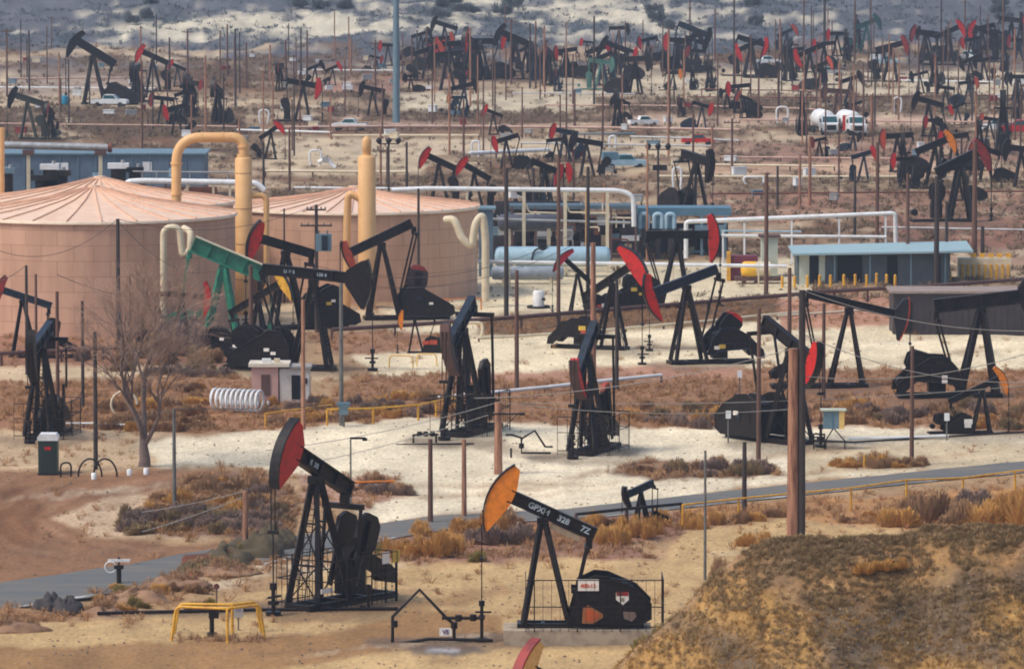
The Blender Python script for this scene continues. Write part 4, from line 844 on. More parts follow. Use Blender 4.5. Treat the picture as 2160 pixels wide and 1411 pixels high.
for i, px in enumerate(bx+[1926, 1948, 1969, 1988, 2004]):
    row = 607 if i < 11 else 597; p = G(px, row); o = MB().tube((0, 0, -.1), (0, 0, .98), .13, n=10).lathe([(.13, .98), (.1, 1.05), (.02, 1.08)], n=10).build('bollard', YELP, None, p)
    tag(o, 'yellow steel bollard in the row before the teal-roofed shed', 'bollard', 'yellow bollards before the teal-roofed shed')
t, z, hl = cyl_vessel('yellow tank with a cream right end, lying left of the teal-roofed shed', 1562, 1602, 570, 598, .8, mk('bright_yellow_tank', (236, 190, 40), .5, 0, (220, 150, 60), .4), name='fuel_tank', cat='tank', legs=BRTRIM)
MB().tube((hl-.5, 0, z), (hl+.95, 0, z), .78, n=20).build('cream_end', CREAM, t)
MB().box((.8, 0, .45), (4.4, 1.4, .35)).build('cradle', BRTRIM, t)
t, L_, h_, Yb = block('storage_bin', 'cream bin with yellow uprights, right of the teal-roofed shed', 'bin', 2022, 2132, 546, 592, CREAM, 2.5)
for i in range(9): MB().box((-L_/2+.3+i*(L_-.6)/8, -.1, .75), (.22, .2, 1.5)).build('upright', YELP, t)
for i in range(5): MB().box((-1+i*.8, 1, h_+.25), (.5, .5, .35)).build('lid', YELP, t)
t, L_, h_, Yb = block('control_cabinet', 'tall pale cream cabinet behind the yellow tank', 'cabinet', 1606, 1640, 500, 585, CRW, 2, BRTRIM)
t, L_, h_, Yb = block('maroon_machine', 'maroon machine with a yellow guard post, right of the red upright head', 'machine', 1541, 1598, 540, 592, mk('maroon_paint', (120, 44, 60), .6, 0, (80, 40, 50)), 1.5)
MB().box((-L_/2-.2, -.2, h_*.6), (.35, .3, h_*1.2)).build('guard_post', YELP, t); MB().tube((-.1, -.5, .5), (-.1, .4, .5), .42, n=12).build('wheel', MAUVW, t)
# brown clad shed
t, L_, h_, Yb = block('brown_shed', 'dark mauve-brown clad shed under the pipe at the right edge', 'shed', 1884, 2185, 618, 708, MAUVW, 5, mk('dusty_roof_edge', (150, 132, 122), .8))
MB().box((-4.8, -.04, h_*.45), (1.1, .08, h_*.7)).build('door', DARK, t)
for i in range(22): MB().box((-L_/2+.3+i*L_/22, -.03, h_/2), (.05, .06, h_)).build('cladding_rib', mk('dark_rib', (60, 50, 52)), t)
MB().box((2.0, -.05, h_*.83), (1.5, .05, .3)).build('faded_sign', mk('faded_grey_sign', (110, 104, 104)), t)
# guard huts
p = G(590, 858); t = thing('utility_hut', 'small pink and white utility hut with a flat roof behind the front pole', 'hut', p)
MB().box((-1.05, 1.2, 1.28), (1.9, 2.3, 2.55)).build('pink_wall', PINKW, t); MB().box((1.05, 1.35, 1.2), (2.1, 2.4, 2.4)).build('white_wall', mk('dirty_white_wall', (206, 200, 192), .8, 0, (170, 160, 150), .4, 1), t)
MB().box((-.75, 1.2, 2.68), (2.9, 2.8, .24)).build('roof', mk('pale_roof_slab', (214, 204, 184), .8), t); MB().box((1.5, 1.35, 2.5), (1.5, 2.7, .16)).build('roof', mk('grey_roof_slab', (150, 144, 138), .8), t)
MB().box((-1.0, .02, 1.25), (.62, .08, 1.5)).build('door', BRTRIM, t); MB().box((1.15, .12, 1.1), (.62, .08, 1.7)).build('door', DARK, t); MB().box((1.85, .12, 1.55), (.2, .06, .4)).build('meter_box', DARK, t)
for x in (-.95, -.2): MB().box((x, .6, 2.95), (.62 if x < -.5 else .4, .5, .3)).build('roof_box', WHITE if x < -.5 else CREAM, t)
# white corrugated coil
p = G(503, 868); pts = []
for i in range(10*14+1): a = 2*math.pi*i/14; pts.append((-1.85+3.9*i/(10*14), 1.1*math.cos(a)*.75-.2, .78+.76*math.sin(a)))
o = MB().path(pts, .1, 8).build('hose_coil', WHITE, None, p, R(-24)); tag(o, 'white coiled pipe lying on its side left of the pink hut', 'coil')
o = MB().path([(.9*math.cos(a/10.), 0, .9+.9*math.sin(a/10.)) for a in range(0, 50)], .09, 8).build('hose_coil', CREAM, None, G(262, 880)); tag(o, 'pale hoop of pipe behind the bare tree', 'coil')
# portable toilet
p = G(101, 1003); t = thing('portable_toilet', 'dark green portable toilet with a white roof at the left edge', 'portable toilet', p)
MB().box((0, .6, 1.15), (1.22, 1.2, 2.1)).build('cabin', DGREEN, t); MB().box((0, .6, .06), (1.3, 1.3, .12)).build('base', BLACK2, t)
m = MB(); m.prism([(-.66, 2.2), (-.66, 2.42), (-.5, 2.62), (.5, 2.62), (.66, 2.42), (.66, 2.2)], -.06, 1.26); m.build('roof', WHITE, t)
MB().box((0, -.02, 1.15), (.86, .03, 1.85)).build('door', mk('door_green', (28, 48, 42), .5), t); MB().box((0, -.045, 1.72), (.4, .02, .2)).build('sign', REDP, t)
# front yellow barriers
def barrier(label, pts, h, r=.06, mat=YELP, splay=.25, name='pipe_barrier'):
    P0 = [G(*p_) for p_ in pts]; c = P0[0]; t = thing(name, label, 'barrier', c)
    tops = [p_-c+Vector((0, 0, h)) for p_ in P0]
    d = (tops[-1]-tops[0]).normalized()
    MB().path(bend([P0[0]-c-d*splay]+tops+[P0[-1]-c+d*splay], .3), r, 8).build('rail', mat, t)
    for i in range(1, len(pts)-1): MB().tube(P0[i]-c, tops[i], r, n=8).build('post', mat, t)
    return t
barrier('low yellow pipe barrier, front side of the pair at bottom left', [(372, 1352), (480, 1356), (548, 1347)], 1.72, .075)
barrier('low yellow pipe barrier, rear side of the pair at bottom left', [(378, 1336), (490, 1338), (540, 1332)], 1.5, .075)
t = thing('wellhead', 'dark wellhead valve inside the yellow barriers', 'wellhead', G(447, 1343)); MB().tube((0, 0, 0), (0, 0, 1.3), .12, n=10).build('stem', BLACK, t); MB().box((.1, 0, 1.15), (.5, .3, .45)).build('valve_body', BLACK, t); MB().tube((0, 0, .0), (0, 0, .2), .25, n=12).build('flange', BLACK, t)
t = thing('notice_board', 'small white notice on the yellow barrier', 'sign', G(503, 1330)); MB().box((0, -.1, .95), (.5, .04, .55)).build('board', GALV, t); MB().box((0, -.13, 1.05), (.3, .02, .12)).build('print', mk('blue_grey_print', (120, 126, 150)), t); MB().tube((0, 0, 0), (0, 0, 1.2), .04, n=6).build('post', GREYP, t)
t = thing('marker_post', 'thin marker post with a brown disc behind the barriers', 'marker post', G(457, 1288)); MB().tube((0, 0, 0), (0, 0, 1.3), .035, n=6).build('post', BRTRIM, t); MB().tube((0, -.03, 1.3), (0, .03, 1.3), .16, n=12).build('disc', RUST, t)
t = thing('standpipe_valve', 'black standpipe with white valve wheel beside the asphalt road at left', 'valve', G(251, 1232)); MB().tube((0, 0, 0), (0, 0, .9), .13, n=10).build('pipe', BLACK, t); MB().box((0, 0, .95), (.5, .3, .2)).build('valve_body', BLACK, t); MB().bar((-.6, 0, 1.3), (.6, 0, 1.3), .14).build('crossbar', WHITE, t); MB().path([(-.45+.3*math.cos(a), -.1, .95+.3*math.sin(a)) for a in [i*.45 for i in range(14)]], .035, 6, closed=True).build('valve_wheel', WHITE, t); MB().tube((0, 0, .9), (0, 0, 1.5), .05, n=8).build('stem', BLACK, t)
# lumps: red bag, black spoil
def lump(name, label, cat, px, py, rx, ry, rz_, mat, seed=0, kind=None):
    m = MB(); n, k_ = 22, 9; vs = []
    for i in range(k_+1):
        for j in range(n):
            a = 2*math.pi*j/n; e = math.pi/2*i/k_; w_ = 1+.35*float(fbm(np.array(math.cos(a)*1.7+seed), np.array(math.sin(a)*1.7+e*1.2), seed))
            vs.append((rx*math.cos(a)*math.cos(e)*w_, ry*math.sin(a)*math.cos(e)*w_, rz_*math.sin(e)*w_*(1+.4*float(noise2(np.array(a*2.), np.array(e*4.), seed)))-.05))
    m.add(vs, [(i*n+j, i*n+(j+1) % n, (i+1)*n+(j+1) % n, (i+1)*n+j) for i in range(k_) for j in range(n)], True)
    o = m.build(name, mat, None, G(px, py)); return tag(o, label, cat, None, kind)
lump('cloth_bundle', 'bright red crumpled bundle on the dirt behind the yellow barriers', 'bundle', 406, 1240, .32, .3, .5, REDP, 3)
SPOIL = mk('dark_wet_spoil', (66, 60, 60), .9, 0, (44, 42, 44), .5, 2, bump=.6); DIRT = mk('brown_dirt_heap', (150, 116, 88), .95, 0, (110, 84, 64), .5, 1.5, bump=.6)
lump('spoil_heap', 'dark grey heap of spoil at the left edge of the asphalt road, right lump', 'heap', 142, 1288, .85, .9, .75, SPOIL, 5)
lump('spoil_heap', 'dark grey heap of spoil at the left edge of the asphalt road, left lump', 'heap', 103, 1284, .8, .9, .72, SPOIL, 9)
for i, (px, py, a, h_, lb) in enumerate([(215, 1290, 1.2, .4, 'right of the dark spoil'), (290, 1262, 2.0, .7, 'broadest beside the road'), (375, 1245, 1.8, .45, 'left of the red bundle'), (30, 1330, 1.8, .5, 'at the lower left edge'), (470, 1222, 2.0, .35, 'before the rusty culvert')]):
    lump('dirt_heap', 'brown dirt heap with dry weeds, '+lb, 'heap', px, py, a, 1.3, h_, DIRT, 20+i)
# rusty culvert
t = thing('culvert_pipe', 'rusty round pipe end sticking out of the dark olive bank by the road', 'culvert', G(392, 1200)); t.rotation_euler.z = R(8)
MB().tube((0, 0, .3), (1.2, .5, .3), .5, n=18, caps=True).build('end_collar', RUST, t)
OLV = mk('dark_olive_bank', (88, 76, 54), .95, 0, (64, 58, 44), .5, 1.5, bump=.6)
for i, (px, py, a, h_) in enumerate([(430, 1205, 1.4, .6), (480, 1190, 1.6, .9), (535, 1172, 1.6, 1.1), (585, 1155, 1.3, 1.1)]): lump('olive_bank', 'dark olive earth bank beside the road, '+['lowest, by the rusty pipe end', 'second from the rusty pipe end', 'third, behind the short rusty pole', 'highest, by the wire cage'][i], 'bank', px, py, a, 1.5, h_, OLV, 40+i)
# black flowlines, front
def flow(label, polys, r=.07, name='flowline', mat=BLACK, valves=(), cat='pipework'):
    c = polys[0][0]; t = thing(name, label, cat, Vector((c.x, c.y, 0)))
    for p_ in polys: MB().path([q_-t.location for q_ in p_], r, 8).build('pipe', mat, t)
    for v in valves: MB().tube(v-t.location-Vector((0, 0, .16)), v-t.location+Vector((0, 0, .16)), .17, n=10).build('valve', mat, t)
    return t
A = lambda px, py, b=1355: at(px, py, b)
flow('black peaked flowline pipework left of the orange-headed pump jack', [[A(828, 1362), A(828, 1300), A(885, 1243), A(942, 1303), A(958, 1316), A(958, 1350)], [A(932, 1303), A(1022, 1303)], [A(828, 1360), A(905, 1347), A(1040, 1350)]], .085, valves=[A(832, 1315), A(958, 1318), A(967, 1303), A(998, 1302)])
flow('long black pipe lying on the dirt before the red-headed pump jack', [[A(205, 1293, 1296), A(500, 1286, 1290), A(840, 1283, 1287)], [A(777, 1284, 1287), A(777, 1232, 1287)]], .09, valves=[A(777, 1240, 1287), A(765, 1283, 1287)])
flow('black peaked flowline pipework on the round pale pad', [[A(1078, 965, 966), A(1078, 945, 966)], [A(1100, 925, 966), A(1100, 955, 966), A(1162, 955, 966)], [A(1066, 917, 966), A(1080, 917, 966), A(1102, 924, 966), A(1128, 908, 966), A(1150, 942, 966), A(1166, 942, 966)]], .07, valves=[A(1100, 940, 966)])
flow('low black manifold with valves on the pad left of the brown-headed pump jack', [[A(870, 918, 936), A(890, 915, 936), A(925, 916, 936)], [A(835, 938, 938), A(1000, 936, 938)], [A(872, 918, 936), A(872, 934, 936)], [A(920, 918, 936), A(920, 934, 936)]], .07, valves=[A(885, 915, 936), A(898, 915, 936), A(912, 915, 936)])
t = thing('notice_board', 'small white notice leaning by the peaked black pipework', 'sign', G(940, 1345)); MB().box((0, 0, .3), (.62, .05, .4)).build('board', SIGNW, t); text_mesh('V5', .3, mk('purple_lettering', (90, 60, 120)), t, 'lettering', Matrix.Translation((0, -.04, .3)) @ Matrix.Rotation(math.pi/2, 4, 'X'))
# rails along the road
def railing(label, base, h, r, railmat, postmat, name='pipe_rail', extra=None, posts=None):
    P0 = [G(a, b_) for a, b_ in base]; c = P0[0]; t = thing(name, label, 'rail', c)
    MB().path([p_-c+Vector((0, 0, h)) for p_ in P0], r, 8).build('rail', railmat, t)
    for p_ in P0: MB().tube(p_-c-Vector((0, 0, .1)), p_-c+Vector((0, 0, h)), r*1.15, n=8).build('post', postmat, t)
    return t
railing('pipe rail on yellow posts along the near side of the asphalt road', [(1440, 1112), (1558, 1100), (1795, 1078), (1912, 1066), (2031, 1055), (2141, 1045), (2300, 1030)], 1.4, .06, YELP, YELP)
railing('dark pipe rail ending at a yellow post, behind the orange-headed pump jack', [(1215, 1122), (1322, 1112), (1438, 1103)], 1.25, .09, BLACK2, BRTRIM)
railing('yellow pipe rail left of the brown-headed pump jack', [(690, 896), (787, 893), (882, 886), (920, 878), (968, 868)], 1.1, .07, YELP, YELP)
railing('small rusty yellow rail behind the red front pump jack', [(715, 1040), (830, 1036)], .55, .07, ORAP, YELP)
railing('short yellow rail beside the pink hut', [(560, 898), (700, 880)], .95, .06, YELP, YELP)
for i, (pts, h) in enumerate([([(822, 775), (870, 777)], .95), ([(880, 772), (920, 772)], .95)]): barrier('cream-yellow pipe barrier beside the low orange-headed pump jack, '+['left', 'right'][i]+' one', pts, h, .06, CREAMY, .05)
barrier('black hooped pipe rail right of the portable toilet', [(128, 1006), (150, 1005)], .9, .06, BLACK, 0)
for i, px in enumerate((190, 222)):
    o = MB().path([(.75*math.cos(a), 0, 1.15*math.sin(a)) for a in [math.pi*j/12 for j in range(13)]], .06, 8).build('pipe_hoop', BLACK, None, G(px, 1006)); tag(o, 'black hoop of bent pipe at the foot of the pole by the toilet, '+['left', 'right'][i]+' one', 'hoop')
for i, (px, py) in enumerate([(273, 1003), (308, 1001), (198, 1012)]):
    o = MB().lathe([(.16, 0), (.17, .38), (.1, .42), (.02, .42)], n=12).build('bucket', WHITE, None, G(px, py)); tag(o, 'small white bucket near the bare tree, '+['left of the trunk', 'right of the trunk', 'by the black hoops'][i], 'bucket')
# electric cabinet
p = G(1758, 948); t = thing('electrical_cabinet', 'pale blue and cream electrical cabinet on black legs with steps, behind the double pole', 'cabinet', p)
MB().box((0, 0, 1.95), (1.35, .7, 1.15)).build('cabinet', BLUEP, t); MB().box((.52, -.02, 1.98), (.35, .74, 1.2)).build('side_panel', CREAMY, t); MB().box((-.02, 0, 2.62), (1.7, 1.0, .1)).build('roof', CRW, t); MB().box((-.1, -.37, 1.9), (.06, .05, 1.1)).build('door_seam', BLUEC, t)
for a, b_ in (((0, 0, 1.4), (.75, 0, .55)), ((.75, 0, .55), (.75, 0, 0)), ((0, 0, 1.4), (-.5, 0, .6)), ((-.5, 0, .6), (-.5, 0, 0))): MB().bar(a, b_, .08).build('leg', BLACK, t)
for z in (.2, .5, .8, 1.0): MB().bar((-1.3, 0, z), (-.6, 0, z), .07).build('step', BLACK, t)
for x in (-1.3, -.6): MB().bar((x, 0, 0), (x, 0, 1.05), .09).build('step_frame', BLACK, t)
t = thing('electrical_box', 'blue-topped electrical box on a post right of the grey pole, by the yellow rail', 'electrical box', G(725, 900)); MB().box((0, 0, 1.55), (.9, .6, .25)).build('roof', BLUEC, t); MB().box((0, 0, 1.15), (.6, .4, .6)).build('box', BLUEP, t); MB().tube((0, 0, 0), (0, 0, 1), .08, n=8).build('post', GREYP, t)
for i, (px, py, h) in enumerate([(1536, 935, 1.9), (1560, 830, 1.5), (1997, 930, 1.6), (1637, 725, .5), (1905, 1001, 0)]):
    if h == 0: continue
    t = thing('meter_box', 'small white box on a grey post, '+['left of the double poles on the pale pad', 'before the reddish bank', 'left of the small orange-headed pump jack', 'low on the pale yard'][i], 'meter box', G(px, py)); MB().tube((0, 0, 0), (0, 0, h), .05, n=6).build('post', GREYP, t); MB().box((0, -.05, h), (.34, .2, .5)).build('box', WHITE, t)
t = thing('upright_tank', 'white upright drum tank in a dark round tray left of the crimson-headed pump jack', 'tank', G(1136, 650)); MB().lathe([(.5, .1), (.5, 1.35), (.42, 1.5), (.1, 1.55)], n=18).build('drum', WHITE, t); MB().lathe([(1.0, 0), (1.0, .22), (.9, .22), (.88, .05)], n=24).build('tray', BLACK2, t); MB().tube((.35, -.4, .8), (.55, -.5, .8), .13, n=8).build('gauge', DARK, t)
for i, px in enumerate((1775, 1858)):
    o = MB().tube((0, 0, -.1), (0, 0, .85), .055, n=8).build('marker_post', YELP, None, G((1823, 1861)[i], 985)); tag(o, 'thin yellow marker post in the brush before the asphalt road, '+['left', 'right'][i]+' one', 'marker post')
# long pipelines
def pipeline(label, pts, r, mat, lift=.5, sup=True, name='pipeline', n=8, supmat=BRTRIM, group=None):
    P0 = [G(a, b_) for a, b_ in dense(pts, 6)]; c = P0[0].copy(); t = thing(name, label, 'pipeline', c, 0, group)
    zs = [p_.z for p_ in P0]; sm_ = [sum(zs[max(0, i-4):i+5])/len(zs[max(0, i-4):i+5]) for i in range(len(zs))]
    Q = [Vector((p_.x, p_.y, z+lift+r))-c for p_, z in zip(P0, sm_)]
    MB().path(Q, r, n).build('pipe', mat, t)
    if sup:
        for i in range(0, len(Q), 2): MB().bar(Q[i], Q[i]-Vector((0, 0, lift+r+.5)), .1+r*.5).build('support', supmat, t)
    return t
pipeline('dark brown raised pipeline across the middle, from the tan column to the double poles', [(700, 722), (1100, 696), (1690, 650)], .17, BRTRIM, .85)
pipeline('dark brown raised pipeline at right, over the mauve-brown shed roof line', [(1690, 650), (1900, 638), (2300, 607)], .17, BRTRIM, .9)
pipeline('dark brown raised pipeline at the left edge before the big tank', [(-60, 775), (130, 766), (262, 760)], .15, BRTRIM, .75)
pipeline('bright white pipeline with a red collar between the two narrow-headed pump jacks', [(925, 850), (1150, 832), (1395, 808)], .14, WHITE, .3)
pipeline('cream pipeline behind the brown-headed pump jack', [(1010, 722), (1240, 708), (1480, 690), (1690, 670)], .12, CREAM, .2)
pipeline('pale pipeline in the brush behind the double pole cabinet', [(1640, 678), (1880, 662)], .12, CREAM, .2)
pipeline('white pipe lying on the pad right of the cabinet', [(1790, 932), (1900, 930), (2000, 926)], .1, WHITE, .1, False)
pipeline('white pipe lying behind the portable toilet', [(130, 905), (200, 905), (300, 910)], .08, WHITE, .25)
pipeline('thin dark pipeline along the pad right of the cabinet', [(1640, 930), (1800, 937), (2160, 915)], .07, BLACK2, .05, False)
RP = mk('pinkish_pale_pipe', (196, 164, 146), .6, 0, (160, 120, 100), .3, 1)
for i, (pts, mt, r) in enumerate([([(-100, 176), (265, 172)], RP, .16), ([(-100, 192), (330, 196)], WHITE, .13), ([(600, 282), (1000, 280), (1560, 286)], RP, .18), ([(700, 296), (1010, 296)], CREAM, .16), ([(1330, 300), (1470, 302), (1560, 306)], GALV, .16), ([(1390, 386), (1900, 388)], CREAM, .16), ([(1480, 358), (1760, 362)], CREAM, .14), ([(560, 372), (860, 376)], CREAM, .16),
        ([(1150, 232), (1500, 236), (1720, 240)], RP, .13), ([(1560, 262), (2200, 268)], RP, .13), ([(990, 336), (1160, 328)], WHITE, .26), ([(1100, 312), (1500, 318)], GALV, .12), ([(500, 286), (700, 290)], WHITE, .14), ([(620, 408), (900, 410)], WHITE, .14), ([(1180, 292), (1340, 290)], BLUEP, .12), ([(1520, 342), (1900, 346)], RP, .12), ([(1860, 492), (2300, 500)], GALV, .12), ([(1080, 205), (1340, 208)], GALV, .12),
        ([(1450, 210), (1720, 214), (2200, 212)], RUST, .1), ([(-50, 270), (500, 276)], RP, .11), ([(1500, 420), (2300, 414)], RUST, .1), ([(640, 158), (830, 160)], WHITE, .12), ([(1900, 178), (2250, 184)], WHITE, .13)]):
    pipeline('long '+{'pinkish_pale_pipe': 'pinkish', 'white_paint': 'white', 'cream_pipe_paint': 'cream', 'galvanised_metal': 'grey metal', 'pale_blue_steel': 'pale blue', 'rusty_steel': 'rusty'}[mt.name]+' pipeline low over the ground of the far field', pts, r, mt, .45, True, 'pipeline', 6, BRTRIM, 'pipelines of the far field')
# expansion loops
for i, (px, py, h, w_, lb) in enumerate([(557, 262, 1.9, 1.4, 'left of the small red head by the arch pipe'), (665, 352, 1.9, 1.5, 'between the two tan columns'), (1650, 262, 2.4, 1.7, 'left of the tanker trucks'), (1893, 242, 2.2, 1.2, 'right of the tanker trucks'), (1428, 405, 2.6, 1.0, 'left of the black A-frame'), (1003, 332, 1.9, 1.0, 'at the end of the thick white pipe'), (1000, 715, 1.3, 1.4, 'behind the brown-headed pump jack'), (1590, 396, .9, 2.4, 'right of the black A-frame'), (1292, 314, 1.6, .9, 'above the blue truck')]):
    p = G(px, py); o = MB().path(bend([(-w_*.35, 0, -.1), (-w_*.5, 0, h*.5), (-w_*.45, .05, h), (w_*.45, .1, h), (w_*.5, 0, h*.5), (w_*.35, 0, -.1)], h*.3, 6), .13, 10).build('pipe_loop', WHITE if i != 6 else CREAM, None, p); tag(o, 'white pipe expansion loop '+lb if i != 6 else 'cream pipe expansion loop '+lb, 'pipe loop', 'pipe expansion loops')
t = thing('pipe_end', 'white flanged pipe end beside the loop between the tan columns', 'pipe', G(685, 358)); MB().path(bend([(-.8, 0, .8), (.3, 0, 1.3), (.9, 0, .4), (1.3, 0, .2)], .4), .28, 10).build('pipe', WHITE, t); MB().tube((.1, -.3, 1.15), (.1, -.2, 1.15), .42, n=14).build('flange', GALV, t)

railing('low orange pipe rail at the foot of the centre tank', [(905, 657), (945, 656), (985, 655), (1015, 654)], 1.0, .05, ORAP, ORAP)
# ---------------------------------------------------------------- poles and wires
PTOP = {}
def pole(px, top, base, wpx, mat, arm=None, label=None, group=None, key=None):
    p = G(px, base); s_ = S(base); h = at(px, top, base).z-p.z; r = wpx/s_/2
    lb = label or ('thin '+{'weathered_brown_pole_wood': 'brown', 'dark_pole_wood': 'dark', 'reddish_pole_wood': 'reddish brown', 'grey_galvanised_pole': 'grey'}.get(mat.name, 'brown')+' utility pole of the oil field')
    m = MB(); m.path([(0, 0, -.4), (0, 0, h*.5), (0, 0, h)], r*1.1, 8, r1=r*.85)
    if arm:
        t = thing('utility_pole', lb, 'pole', p, 0, group or 'utility poles of the oil field'); m.build('shaft', mat, t)
        for z, w_ in arm:
            MB().box((0, -r-.06, h-z), (w_, .12, .14)).build('crossarm', mat, t)
            for x in (-.46, -.25, .25, .46): MB().lathe([(.05, 0), (.07, .1), (.04, .18), (.01, .2)], (x*w_, -r-.06, h-z+.07), n=8).build('insulator', GREYP, t)
    else:
        o = m.build('utility_pole', mat, None, p); tag(o, lb, 'pole', group or 'utility poles of the oil field')
    if key: PTOP[key] = p+Vector((0, 0, h))
    return p
pole(1672, 735, 1150, 24, WOODR, label='thick light brown wooden pole, left of the tall dark one before the hill', key='A')
pole(1690, 612, 1150, 16, WOODD, label='tall dark pole right beside the thick light brown one', key='B')
pole(1600, 650, 980, 9.5, WOOD, label='brown pole left of the thick double poles', key='C')
pole(1570, 932, 1080, 10, WOODD, label='short dark pole at the roadside left of the double poles', key='D')
pole(1665, 565, 770, 9, WOOD, label='brown pole rising behind the thick double poles', key='E')
pole(1616, 365, 630, 9, WOOD, label='tall brown pole before the yellow tank', key='F')
pole(1737, 640, 848, 8, WOOD, label='brown pole right of the double poles, by the dark A-frame leg')
pole(1923, 730, 980, 9, WOOD, label='reddish pole standing in the brush right of the electrical cabinet', key='G1')
pole(1051, 848, 1000, 17, WOODR, arm=None, label='short thick pinkish pole behind the orange horse head', key='H')
pole(908, 926, 1102, 10.5, WOOD, label='short brown post, left of a pair on the pale pad', key='I')
pole(979, 926, 1090, 10.5, WOODR, label='short reddish post, right of a pair on the pale pad', key='J')
pole(1251, 512, 800, 12, WOODR, label='thick pinkish pole before the red-headed pump jacks, centre right', key='K')
pole(1240, 352, 660, 8, WOODD, label='tall dark pole with a blue cap above the pale blue vessel', key='L')
pole(1090, 570, 825, 9, WOOD, label='brown pole between the narrow-headed pump jacks with a black collar')
pole(1068, 355, 672, 9.5, WOODD, label='tall dark brown pole right of the cream S-pipe', key='M')
pole(1178, 330, 690, 8, WOOD, label='reddish tall pole before the pale blue vessel')
pole(1301, 590, 835, 8, WOODD, label='grey-brown pole right of the thick pinkish one')
pole(720, 598, 897, 9, GREYP, label='dark grey pole right of the pink and white hut', key='N')
pole(640, 632, 905, 9, WOODR, label='rusty pole standing behind the red front horse head', key='O')
pole(530, 560, 772, 10, WOOD, label='mauve-brown pole rising from behind the pink hut')
pole(368, 862, 1075, 8, GREYP, label='grey pole between the bare tree and the brush mound', key='Q')
pole(518, 1035, 1172, 12, WOODR, label='short rusty pole in the brush left of the red-headed pump jack', key='R_')
pole(202, 700, 992, 9, WOODD, label='dark pole rising from the black hoops left of the bare tree', key='S')
pole(175, 635, 866, 7, WOODD, label='dark pole, third from the left edge'); pole(122, 615, 862, 8, WOOD, label='reddish pole, just right of the end-on pump jack', key='T')
pole(77, 578, 800, 6, WOOD, label='thin reddish pole through the dark red-headed pump jack at left'); pole(57, 560, 790, 7, WOODD, label='dark pole nearest the left edge', key='U')
pole(250, 462, 742, 9, WOODD, label='tall dark pole before the nearest storage tank', key='V'); pole(275, 580, 735, 5, WOOD, label='thin pale red pole before the nearest storage tank')
pole(1487, 950, 1222, 6, GREYP, label='thin grey pole before the pale pad, left of the hill', key='W')
pole(740, 922, 1082, 4, GREYP, label='thin grey mast with a small bent arm on the pale pad')
pole(883, 398, 640, 6, WOODD, label='thin dark pole before the centre tank'); pole(2055, 300, 588, 11, WOOD, label='thick brown pole among the right pair before the cream bin'); pole(2072, 478, 588, 9, WOODD, label='dark pole just right of the thick brown one by the cream bin')
pole(1975, 372, 605, 11, WOODD, label='thick dark pole before the teal roof right end'); pole(1996, 425, 590, 7, WOODD, label='dark slim pole right of the thick dark one before the teal roof'); pole(1914, 366, 592, 8, WOOD, label='reddish pole before the middle of the teal roof')
pole(1850, 300, 512, 8, WOOD, label='dark brown pole above the teal roof, by the white frame end'); pole(1803, 360, 508, 6, WOODD, label='thin blue-grey pole above the teal roof'); pole(1708, 288, 438, 7, WOODR, label='reddish pole right of the tall brown one, mid slope'); pole(1687, 330, 442, 6, WOODR, label='thin reddish pole beside another, mid slope')
pole(600, 440, 640, 4, WOODD); pole(1365, 300, 560, 5, WOODR, label='thin reddish pole left of the floodlight mast')
o_ = pole(836, -40, 264, 14, BLUEP, label='very tall blue-grey steel mast reaching out of the top of the photo')
# transformer pole before the centre tank
p = pole(668, 432, 700, 8, WOODD, arm=[(.4, 1.6), (1.7, 2.6)], label='dark pole with crossarms and a blue transformer before the centre tank', key='X')
t = thing('transformer', 'pale blue transformer box hung on the pole before the centre tank', 'transformer', p+Vector((.6, -.3, (700-512)/S(700)))); MB().box((0, 0, .1), (1.3, .7, 1.4)).build('case', BLUEP, t); MB().box((.1, -.4, .1), (.5, .2, 1.2)).build('fin', NAVY, t); MB().tube((-.4, 0, .8), (-.4, 0, 1.1), .07, n=8).build('bushing', GREYP, t); MB().tube((.3, 0, .8), (.3, 0, 1.1), .07, n=8).build('bushing', GREYP, t)
# crossarm on the thick pinkish pole
t = thing('line_switch', 'dark switch arm bolted across the short thick pinkish pole', 'switch', at(1051, 872, 1000)); MB().box((0, -.32, 0), (3.1, .12, .1)).build('arm', BLACK, t); MB().box((1.5, -.32, 0), (.35, .18, .16)).build('switch_box', BLACK, t); MB().bar((1.2, -.32, -.05), (.3, -.3, -.9), .05).build('brace', BLACK, t)
t = thing('floodlight', 'small dark floodlight arm on top of the thin grey mast', 'light', at(752, 924, 1082)); MB().box((.1, 0, 0), (.9, .12, .12)).build('arm', BLACK, t); MB().box((.5, 0, -.08), (.3, .3, .14)).build('lamp', BLACK, t)
for i, (px, top, base, lb) in enumerate([(820, 300, 410, 'left one, above the centre tank roof'), (1388, 312, 430, 'right one, beside the white pipe loop')]):
    p = G(px, base); h = at(px, top, base).z-p.z; t = thing('floodlight_mast', 'mast with three black round floodlights, '+lb, 'floodlight', p)
    MB().tube((0, 0, 0), (0, 0, h), .12, n=8).build('mast', WOODD, t); MB().box((0, 0, h-.2), (2.2, .12, .12)).build('crossarm', BLACK2, t)
    for x in (-1.1, 0, 1.1): MB().lathe([(.05, -.35), (.3, -.1), (.34, .1), (.2, .35), (.02, .4)], (x, 0, h+.1), n=12).build('lamp', BLACK, t)
    if i:
        MB().box((.2, 0, h-2.2), (1.6, .7, .6)).build('junction_box', BLACK2, t)
